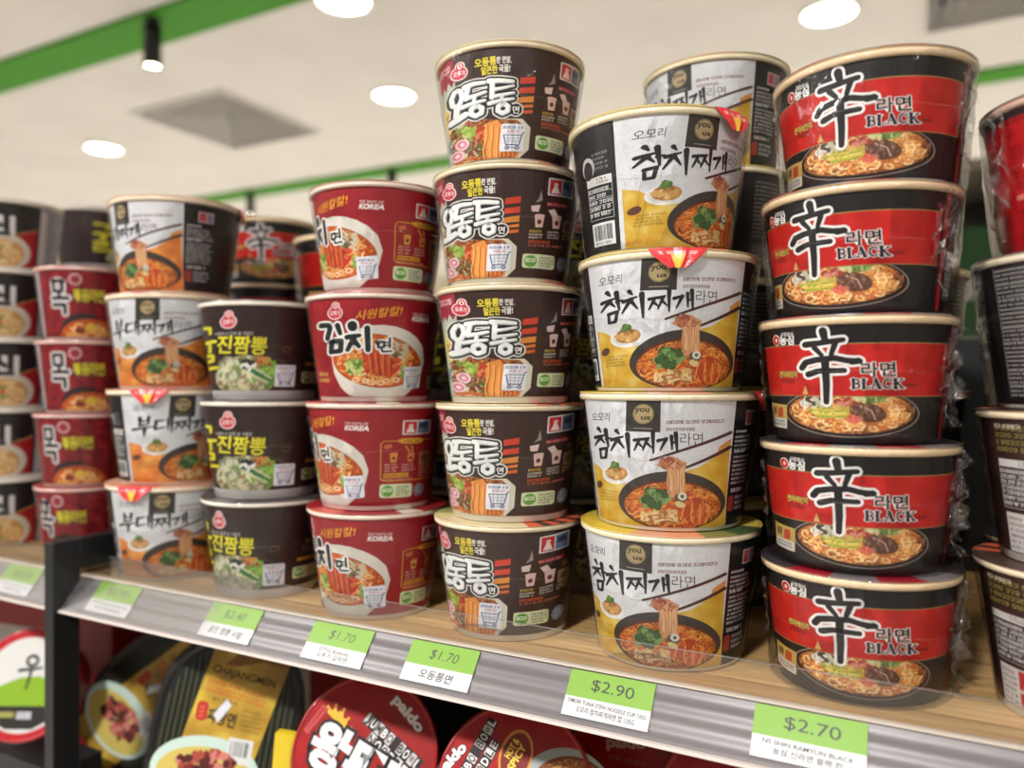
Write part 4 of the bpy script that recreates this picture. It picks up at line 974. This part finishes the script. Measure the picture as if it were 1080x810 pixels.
def lid_art_spicy():
    A = Art(); cx, cy, r = 530, 735, 486; k = LR*1000/r
    A.fr = lambda x, y: ((x-cx)*k, -(y-cy)*k)
    A.disc(cx, cy, r*.985, r*.985, noise_mat('red_lid_foil', None, 4), 0, 64)
    A.disc(850, 690, 290, 250, (150,160,156), 1, 48); A.disc(880, 720, 270, 240, (120,56,26), 1.4, 48); A.disc(885, 722, 255, 226, SOUP_BROWN(), 1.7, 48)
    A.noodles(885,722,250,222,260,15,[(206,150,70),(220,170,96),(176,110,46),(196,130,60)],2,6); A.blobs(840,640,60,40,20,16,[(40,60,30),(30,30,26)],3,4)
    A.disc(520,530,104,150,(196,140,56),2,40,rot=12); A.disc(520,530,90,134,(120,26,26),2.5,40,rot=12)
    A.text('HOT &', 490, 490, 40, (226,206,70), 3.4, .03, rot=-64, width=120); A.text('SPICY', 528, 535, 44, (226,206,70), 3.4, .03, rot=-64, width=160)
    for body, x, y, w in (('JUMBO BOWL', 255, 560, 470), ('NOODLE', 320, 610, 320)):
        n = len(body); ca, sa = math.cos(R(-66)), math.sin(R(-66))
        A.stroke([(x-ca*w*.5, y-sa*w*.5), (x+ca*w*.5, y+sa*w*.5)], 74, (36,28,30), 1.6, cap=False)
        for i, ch in enumerate(body):
            if ch == ' ': continue
            d = (i+.5)/n*w - w/2; px, py = x+ca*d, y+sa*d; inv = i % 2 == 0
            if inv: A.stroke([(px-ca*.42*w/n, py-sa*.42*w/n), (px+ca*.42*w/n, py+sa*.42*w/n)], 60, (214,208,206), 2.2, cap=False)
            A.text(ch, px, py, 48, (40,32,34) if inv else (226,222,220), 3, .03, rot=-66, width=w/n*.72)
    A.text('paldo', 118, 610, 62, (232,226,224), 3, .05, rot=-52, width=230, outline=((50,20,24), .05))
    A.text('왕뚜껑', 480, 980, 190, (222,222,224), 4, .055, rot=-66, width=560, outline=((34,26,28), .07))
    return A
def round_pack(name, art, wall_col, p, tilt, spin, side, label, group, rad=LR, depth=.062, lip=(150, 26, 28), sc=1.0):
    o = empty(name, p)
    bm = bmesh.new(); lathe(bm, [(rad*.97, -.001), (rad*.95, -.006), (rad*.74, -depth), (rad*.70, -depth-.001)], 64)
    for v in bm.verts: v.co = (v.co.x, -v.co.y, v.co.z)
    disc_face(bm, rad*.70, -depth-.001, 64, flip=True); bmesh.ops.recalc_face_normals(bm, faces=bm.faces)
    link('bowl_body', bm, mat(wall_col, .4, .4), o, True)
    if art in lid_cache: me = lid_cache[art]
    else:
        me = lid_cache[art] = lid_arts[art]().mesh(name + '_lid', lambda u, v, l: (u*.001, v*.001, .0012 + l*.00005))
    l = link('lid', me, None, o); l.scale = (sc, sc, 1)
    bm = bmesh.new(); lathe(bm, [(rad+.002*math.cos(t), .0022*math.sin(t)) for t in [2*math.pi*k/10 for k in range(10)]], 64, closed=True)
    link('rim', bm, mat(lip, .3, .5), o, True)
    bm = bmesh.new(); lathe(bm, [(rad*.8, -depth*.8), (rad+.003, -.003), (rad+.0026, .0028), (rad*.97, .0036), (rad*.5, .0032), (.001, .0034)], 64)
    w = link('plastic_wrap', bm, film_mat('clear_lid_film', .003, .28, .06, .4, 40), o, True); w['label'] = 'clear plastic wrap'
    facing(o, p, tilt, spin, side)
    return tag(o, label, 'noodle bowl', group)
def lid_art_udon():
    A = Art(); A.fr = lambda x, y: (x, -y)
    A.disc(0,0,78,78,(176,30,40),0,64); A.disc(0,0,68,68,(206,204,200),1,64)
    pts = [(66*math.cos(R(a)), 66*math.sin(R(a))) for a in range(18, 163, 8)]
    A.poly([(-62,18),(-40,2),(-10,-10),(20,-12),(62,6)] + [(64*math.cos(R(a)), 64*math.sin(R(a))) for a in range(10, 60, 8)] + [(20,34),(-30,34)], (130,166,40), 2)
    A.poly([(-60,30),(58,30),(46,48),(20,62),(-20,62),(-46,48)], (44,40,36), 2.5); A.rect(-34,38,-10,46,(150,146,80),3); A.rect(-6,38,16,48,(190,190,196),3); A.scribble(-4,40,14,46,2,(80,80,90),3.5,.6,3)
    K = (34,30,30)
    A.ring(4,-34,8,7,4.5,K,4); A.stroke([(-14,-20),(20,-24)],5,K,4,3.4); A.stroke([(5,-22),(1,6)],5,K,4,3)
    A.ring(38,-34,7,6,4.5,K,4); A.stroke([(28,-20),(54,-22)],4.5,K,4,3.4); A.stroke([(34,-16),(48,-12),(34,-2),(52,2)],4.2,K,4,3)
    A.stroke([(34,-56),(42,-46)],3,(176,60,60),3); A.stroke([(44,-57),(36,-46)],3,(176,60,60),3)
    return A
def lid_art_plain():
    A = Art(); A.fr = lambda x, y: (x, -y); A.disc(0, 0, LR*985, LR*985, noise_mat('red_lid_foil', None, 4), 0, 64)
    A.text('paldo', -10, -34, 9, (190, 150, 146), 2, .04, rot=-8, width=36); A.scribble(-24, -24, 10, -18, 1, (150, 90, 80), 2, .6, 4); A.disc(6, 26, 40, 26, (120, 24, 26), 1)
    return A
lid_arts = {'plain': lid_art_plain, 'jumbo': lid_art_jumbo, 'spicy': lid_art_spicy, 'udon': lid_art_udon}; lid_cache = {}
def aim(px, py, Y):
    """a point of the place at a known distance behind the shelf front, from where it shows in the photograph"""
    a = (px-540)/FPX; d = Y/(a*math.sin(YAW)+math.cos(YAW))
    return Vector((d*(a*math.cos(YAW)-math.sin(YAW)), Y, CAMZ-(py-405)/FPX*d))
g = 'round red noodle bowls on the lower shelf'
round_pack('boxed_noodle_bowl', 'jumbo', (150,26,28), aim(384,797,.560), 24, 0, 18, 'round red noodle bowl with a yellow crown, lid facing out on the lower shelf', g)
round_pack('boxed_noodle_bowl', 'spicy', (150,26,28), aim(541,838,.560), 26, 0, 8, 'round red noodle bowl with a gold ringed badge and noodle picture on its lid', g)
round_pack('boxed_noodle_bowl', 'jumbo', (150,26,28), aim(786,872,.560), 24, 48, -8, 'round red noodle bowl at lower right, below the $2.70 price tag', g)
round_pack('boxed_noodle_bowl', 'plain', (150,26,28), aim(668,832,.640), 20, 0, 2, 'round red noodle bowl in shade between two others under the $2.90 tag', g)
round_pack('udon_bowl', 'udon', (150,30,36), aim(28,722,.560), 18, 0, 26, 'round white and green noodle bowl with a red rim, left of the black upright', None, rad=.0640, depth=.06, lip=(176,30,40), sc=64/78.5)

def tray_pack(p, tilt, spin, side, label, kind, cache={}):
    o = empty('noodle_tray', p)
    hx, hy = .079, .090
    def outline(k, n=48):
        out = []
        for i in range(n):
            t = 2*math.pi*i/n; c, s = math.cos(t), math.sin(t); e = 2/2.7
            out.append((k*hx*math.copysign(abs(c)**e, c), k*hy*math.copysign(abs(s)**e, s)))
        return out
    bm = bmesh.new(); rings = [[bm.verts.new((x, y, z)) for x, y in outline(k)] for k, z in ((.80, -.045), (.93, -.004), (1.0, -.003), (1.0, 0), (.94, .0012), (.90, -.001))]
    for a, b in zip(rings[:-1], rings[1:]):
        for i in range(48): bm.faces.new((a[i], a[(i+1) % 48], b[(i+1) % 48], b[i]))
    bm.faces.new(rings[0][::-1]); bm.faces.new(rings[-1])
    link('tray', bm, mat((24, 24, 22), .3, .5), o, False)
    bm = bmesh.new()
    for i in range(22):
        x = -.066 + .132*i/21; yy = hy*.84*math.sqrt(max(0, 1-abs(x/(hx*.88))**2.6))
        if abs(yy) > .005: box(bm, x-.0017, x+.0017, -yy, yy, -.001, .0006)
    link('ribbed_cover', bm, mat((52, 54, 36), .4, .4), o)
    if kind not in cache:
        A = Art(); cx, cy, k = 545, 640, .174
        A.fr = lambda x, y: ((x-cx)*k, -(y-cy)*k)
        if kind == 'gold':
            G = noise_mat('gold_sleeve_card', [(0.3,(140,106,34)),(0.5,(176,140,48)),(0.7,(206,180,70))], 2.4, .35, 2, uv=True, spec=.5)
            A.poly([(400,128),(640,122),(850,165),(868,250),(810,520),(735,900),(690,1140),(230,1140),(290,760),(350,420)], G, 0)
            A.poly([(470,290),(560,200),(680,195),(760,235),(850,170),(860,270),(700,250),(560,290)], (130,90,36), 1); A.disc(630,205,70,20,(196,196,200),2,20,rot=8); A.disc(590,190,20,16,(206,206,210),2.2)
            A.text('CHAJANGMEN', 600, 345, 44, (60,48,24), 3, .02, rot=7, width=400)
            A.scribble(385,370,770,402,1,(176,70,36),2,.7,3,50); A.scribble(385,405,770,450,2,(186,80,40),2,.6,4,56)
            A.scribble(440,470,615,500,1,(90,80,40),2,.6,5,14); A.text('짜장면', 515, 585, 62, (50,42,26), 3, .03, rot=6, width=180)
            A.rect(352,505,424,612,(176,44,36),3,r=26,sk=4); A.scribble(370,525,410,600,3,(214,120,80),3.5,.6,7)
            A.scribble(640,520,760,650,5,(110,90,36),2,.4,8,10)
            A.poly([(525,480),(562,510),(498,612),(460,572)], (206,208,216), 4)
            A.rect(585,680,735,815,(206,206,204),3,sk=8); 
            rg = random.Random(4); x = 600
            while x < 715: A.rect(x,700,x+rg.choice((3,5,8)),780,(50,50,56),3.5,sk=1); x += rg.choice((8,11,14))
            A.disc(470,880,330,190,(186,206,196),2,40); A.disc(470,900,290,150,(196,176,90),2.4,40); A.blobs(480,860,190,90,90,34,[(120,36,34),(80,30,28),(160,70,60),(60,34,30),(196,120,110)],3,9)
        else:
            A.poly([(300,200),(800,200),(800,1000),(300,1000)], (40,40,42), 0)
            A.poly([(470,400),(640,640),(620,760),(360,660)], (214,190,40), 1); A.poly([(380,640),(450,560),(520,740),(420,960),(330,900)], (206,206,204), 2)
        cache[kind] = A.mesh('sleeve', lambda u, v, l: (u*.001, v*.001, .0020 + .0012*math.cos(u*.03) + l*.00005), step=8)
    link('card_sleeve', cache[kind], None, o)
    bm = bmesh.new(); rings = [[bm.verts.new((x, y, z)) for x, y in outline(k)] for k, z in ((.86, -.04), (1.02, -.002), (1.01, .003), (.9, .0046), (.4, .005))]
    for a, b in zip(rings[:-1], rings[1:]):
        for i in range(48): bm.faces.new((a[i], a[(i+1) % 48], b[(i+1) % 48], b[i]))
    bm.faces.new(rings[-1])
    w = link('plastic_wrap', bm, film_mat('clear_lid_film', .003, .28, .06, .4, 40), o, True); w['label'] = 'clear plastic wrap'
    facing(o, p, tilt, spin, side)
    return tag(o, label, 'noodle tray', 'black noodle trays on the lower shelf')
tray_pack(aim(238,768,.565), 16, -6, 24, 'black ribbed noodle tray with gold sleeve, upright under the $2.40 price tag', 'gold')
tray_pack(aim(158,740,.665), 20, -42, 22, 'tilted black noodle tray with gold sleeve, just right of the black upright', 'gold')
bm = bmesh.new(); box(bm, -.012, .012, -.005, .005, 0, .094); bmesh.ops.bevel(bm, geom=bm.edges[:], offset=.0015, segments=2, affect='EDGES')
pk = link('noodle_packet', bm, mat((206, 180, 40), .4, .4)); pk.location = (-.533, .543, SH-.2132); pk.rotation_euler = (0, R(5), R(20))
bm = bmesh.new()
vs = [bm.verts.new(p) for p in ((-.0118, -.0056, .004), (.0118, -.0056, .004), (.004, -.0056, .060), (-.0118, -.0056, .040))]; bm.faces.new(vs); bmesh.ops.solidify(bm, geom=bm.faces[:], thickness=.0006)
link('white_panel', bm, mat((206, 206, 204), .4, .4), pk)
bm = bmesh.new(); box(bm, .0095, .0125, -.0056, .0056, .002, .075); link('dark_edge', bm, mat((30, 28, 26), .4, .4), pk)
tag(pk, 'narrow yellow and white packet wedged between the gold tray and the crowned bowl', 'packet')
# red cartons in the shade at the back of the lower shelf
def carton(p, s, rot, label, cat='carton', cols=((150, 26, 30), (200, 196, 190))):
    bm = bmesh.new(); box(bm, -s[0], s[0], -s[1], s[1], 0, s[2]); bmesh.ops.bevel(bm, geom=bm.edges[:], offset=.002, segments=2, affect='EDGES')
    o = link('red_carton', bm, mat(cols[0], .4, .4)); o.location = p; o.rotation_euler = (0, 0, rot)
    bm = bmesh.new(); box(bm, -s[0]*.9, -s[0]*.25, -s[1]-.0008, -s[1]+.001, s[2]*.5, s[2]*.86); link('printed_panel', bm, mat(cols[1], .4, .4), o)
    bm = bmesh.new(); box(bm, -s[0], s[0], -.008, .008, s[2]-.0005, s[2]+.0008); link('flap_seam', bm, mat((120, 24, 28), .4, .4), o)
    return tag(o, label, cat)
carton((-1.10, .72, SH+DECK+.0006), (.12, .06, .255), R(8), 'red carton in the shade behind the white and green bowl')
carton((-.74, .86, SH+DECK+.0006), (.05, .06, .235), R(20), 'small red carton in the shade behind the tilted gold tray')

# ------------------------------------------------------------------ the room
CEIL = 2.75
def struct(name, bm, m, par=None):
    o = link(name, bm, m, par)
    if par is None: o['kind'] = 'structure'
    return o
PLASTER = noise_mat('off_white_plaster', [(0.3, (212, 209, 203)), (0.7, (220, 217, 211))], 3, .8, 2)
X0, X1, Y0, Y1 = -9.0, 4.5, -4.5, 8.0
bm = bmesh.new(); box(bm, X0, X1, Y0, Y1, -.05, 0); struct('floor', bm, noise_mat('grey_floor_tile', [(0.3, (196, 190, 182)), (0.7, (212, 206, 198))], 2, .4, 3))
VENTS = ((-3.30, -2.68, 2.38, 3.02), (.02, .64, 2.55, 3.20))
bm = bmesh.new()
xs = [X0] + sorted({v for h in VENTS for v in h[:2]}) + [X1]; ys = [Y0] + sorted({v for h in VENTS for v in h[2:]}) + [Y1]
for xa, xb in zip(xs[:-1], xs[1:]):
    for ya, yb in zip(ys[:-1], ys[1:]):
        if not any(h[0] <= xa and xb <= h[1] and h[2] <= ya and yb <= h[3] for h in VENTS): box(bm, xa, xb, ya, yb, CEIL, CEIL+.05)
struct('ceiling', bm, PLASTER)
WALLP = noise_mat('warm_wall_paint', [(0.3, (206, 194, 176)), (0.7, (214, 202, 184))], 2, .8, 2)
for nm, b in (('wall_back', (X0, X1, Y1, Y1+.1)), ('wall_left', (X0-.1, X0, Y0, Y1)), ('wall_right', (X1, X1+.1, Y0, Y1))):
    bm = bmesh.new(); box(bm, *b, 0, CEIL); struct(nm, bm, WALLP)
GREENP = mat((60, 130, 26), .6, .2)
for i, (ya, yb) in enumerate(((1.76, 1.95), (3.68, 3.84))):
    bm = bmesh.new(); box(bm, X0+.01, X1-.01, ya, yb, CEIL-.012, CEIL+.001); struct('trim_%d' % (i+1), bm, GREENP)
# recessed downlights
LAMP = glow_mat('lamp_diffuser', (255, 250, 242), 9.0)
def downlight(x, y, r, label):
    o = empty('ceiling_light', (x, y, CEIL))
    bm = bmesh.new(); lathe(bm, [(r, -.001), (r+.012, -.001), (r+.014, -.006), (r+.004, -.010), (r, -.006)], 40, closed=True); link('trim_ring', bm, mat((232, 230, 226), .4, .4), o, True)
    bm = bmesh.new(); disc_face(bm, r, -.005, 40, flip=True); link('diffuser', bm, LAMP, o)
    return tag(o, label, 'ceiling light', 'round ceiling downlights')
def lamp(x, y, z, size, power, col=(1, .95, .88), rot=(0, 0, 0), shape='DISK'):
    l = bpy.data.lights.new('room_lamp', 'AREA'); l.shape = shape; l.size = size; l.energy = power; l.color = col
    o = bpy.data.objects.new('room_lamp', l); C.objects.link(o); o.location = (x, y, z); o.rotation_euler = rot
    return o
seen = {(-2.06, 2.79): 'round ceiling downlight lit white, left of the brown stack\'s top', (-3.93, 2.68): 'round ceiling downlight lit white, above the white and orange cups', (-.265, 2.87): 'round ceiling downlight lit white, above the red-belted bowls', (-1.70, 2.02): 'ceiling downlight cut by the top edge of the view'}
for (x, y), lab in seen.items(): downlight(x, y, .086, lab)
for y in (2.76, 4.7, 6.6):
    for x in (-7.6, -5.8, -3.93, -2.06, -.265, 1.6, 3.4):
        l = lamp(x, y, CEIL-.03, .2, LP, (1, .985, .96))
        l.data.spread = R(95)
# the row of lamps over the aisle in front of the shelf shines wide
for x, k in ((-3.93, .8), (-2.06, 1.2), (-.265, 1.0), (1.6, .5)):
    lamp(x, -1.05, CEIL-.05, .22, LK*k, (1, .985, .96))
# track spots under the green bands
def spot(x, y, label, r=.028, ln=.16):
    o = empty('track_spotlight', (x, y, CEIL-.012))
    bm = bmesh.new(); lathe(bm, [(.012, 0), (.012, -.02), (r, -.022), (r, -ln), (r-.004, -ln), (r-.004, -ln+.012)], 28)
    link('lamp_housing', bm, mat((20, 20, 22), .4, .4), o, True)
    bm = bmesh.new(); disc_face(bm, r-.004, -ln+.006, 28, flip=True); link('lamp_face', bm, glow_mat('spot_lens', (255, 246, 230), 14.0), o)
    bm = bmesh.new(); lathe(bm, [(.03, .012), (.03, -.004), (.026, -.006), (.001, -.006)], 28); link('mount', bm, mat((24, 24, 26), .5, .3), o)
    return tag(o, label, 'spotlight', 'black track spotlights')
spot(-2.37, 1.80, 'black cylinder spotlight hanging lit from the near green band', .030, .165)
spot(-3.92, 3.72, 'dark blurred spotlight on the far green band, above the near-black cups')
spot(-2.76, 3.72, 'dark blurred spotlight on the far green band, left of the brown stack')
# square four-way air diffusers
def diffuser(x0, x1, y0, y1, label):
    cx, cy = (x0+x1)/2, (y0+y1)/2; o = empty('air_vent', (cx, cy, CEIL)); hw, hd = (x1-x0)/2, (y1-y0)/2
    def ringbox(bm, k0, z0, k1, z1):
        a = [bm.verts.new((sx*hw*k0, sy*hd*k0, z0)) for sx, sy in ((-1,-1),(1,-1),(1,1),(-1,1))]
        b = [bm.verts.new((sx*hw*k1, sy*hd*k1, z1)) for sx, sy in ((-1,-1),(1,-1),(1,1),(-1,1))]
        for i in range(4): bm.faces.new((a[i], a[(i+1) % 4], b[(i+1) % 4], b[i]))
    bm = bmesh.new(); ringbox(bm, 1.0, -.001, 1.0, -.012); ringbox(bm, 1.0, -.012, .94, -.012); ringbox(bm, .94, -.012, .94, .0); link('frame', bm, mat((206, 202, 196), .5, .3), o)
    for k in range(5):
        bm = bmesh.new(); ringbox(bm, .92-.15*k, -.008, .80-.15*k, .055); bmesh.ops.solidify(bm, geom=bm.faces[:], thickness=.004); link('vane', bm, mat((228, 226, 222), .5, .3), o)
    bm = bmesh.new(); box(bm, -hw*.98, hw*.98, -hd*.98, hd*.98, .075, .085); link('duct_plate', bm, mat((96, 98, 104), .7, .2), o)
    return tag(o, label, 'air vent', 'square air vents in the ceiling')

t = empty('storage_rack', (.33, 2.62, 0))
for sx in (-.33, .33):
    for sy in (-.2, .2):
        bm = bmesh.new(); box(bm, sx-.015, sx+.015, sy-.015, sy+.015, 0, 2.12); link('rack_post', bm, STEEL, t)
for k in range(5):
    bm = bmesh.new(); box(bm, -.35, .35, -.22, .22, .12+.48*k, .145+.48*k); link('rack_shelf', bm, mat((120, 112, 100), .5, .3), t)
bm = bmesh.new(); box(bm, -.345, .345, .215, .222, .1, 2.1); link('rack_back', bm, mat((70, 66, 60), .6, .2), t)
tag(t, 'dark storage rack in the next aisle, blurred in the gap beside the red cup', 'rack')
rg = random.Random(5)
for k, cols in ((3, ((40, 70, 38), (104, 92, 80), (60, 84, 52))),):
    for i in range(3):
        bm = bmesh.new(); w_ = .095; h_ = rg.uniform(.28, .33)
        box(bm, -w_, w_, -.14, .14, 0, h_); bmesh.ops.bevel(bm, geom=bm.edges[:], offset=.004, segments=2, affect='EDGES')
        o = link('stock_carton', bm, mat(cols[i], .6, .2)); o.location = (.33 + (i-1)*.205, 2.62, .1456+.48*k)
        bm = bmesh.new(); box(bm, -w_*.8, w_*.8, -.1405, -.139, h_*.35, h_*.6); link('carton_label', bm, mat((150, 146, 136), .6, .2), o)
        tag(o, 'blurred stock carton on the rack in the next aisle, behind the red cup', 'carton', 'stock cartons on the far rack')
diffuser(-3.30, -2.68, 2.38, 3.02, 'square grey air vent in the ceiling, left of the crimson stack\'s top')
diffuser(.02, .64, 2.55, 3.20, 'square grey air vent in the ceiling at upper right')
# ------------------------------------------------------------------ camera, world, exposure
w = bpy.data.worlds.new('room_air'); bpy.context.scene.world = w; w.use_nodes = True
bg = w.node_tree.nodes['Background']; bg.inputs['Color'].default_value = (1.0, .97, .93, 1); bg.inputs['Strength'].default_value = WS
cam = bpy.data.cameras.new('camera'); co = bpy.data.objects.new('camera', cam); C.objects.link(co)
co.location = (0, 0, CAMZ); co.rotation_euler = (R(90), 0, YAW); cam.sensor_width = 36; cam.lens = 27.0; cam.clip_start = .02
cam.dof.use_dof = True; cam.dof.focus_distance = .575; cam.dof.aperture_fstop = 3.0
bpy.context.scene.camera = co
sc = bpy.context.scene
vs_ = sc.view_settings; vs_.view_transform = 'Standard'; vs_.look = 'None'; vs_.gamma = 1; vs_.exposure = EXPO
try: vs_.use_curve_mapping = False
except Exception: pass
sc.cycles.max_bounces = 8; sc.cycles.transparent_max_bounces = 24; sc.cycles.caustics_reflective = False; sc.cycles.caustics_refractive = False; sc.cycles.sample_clamp_indirect = 4
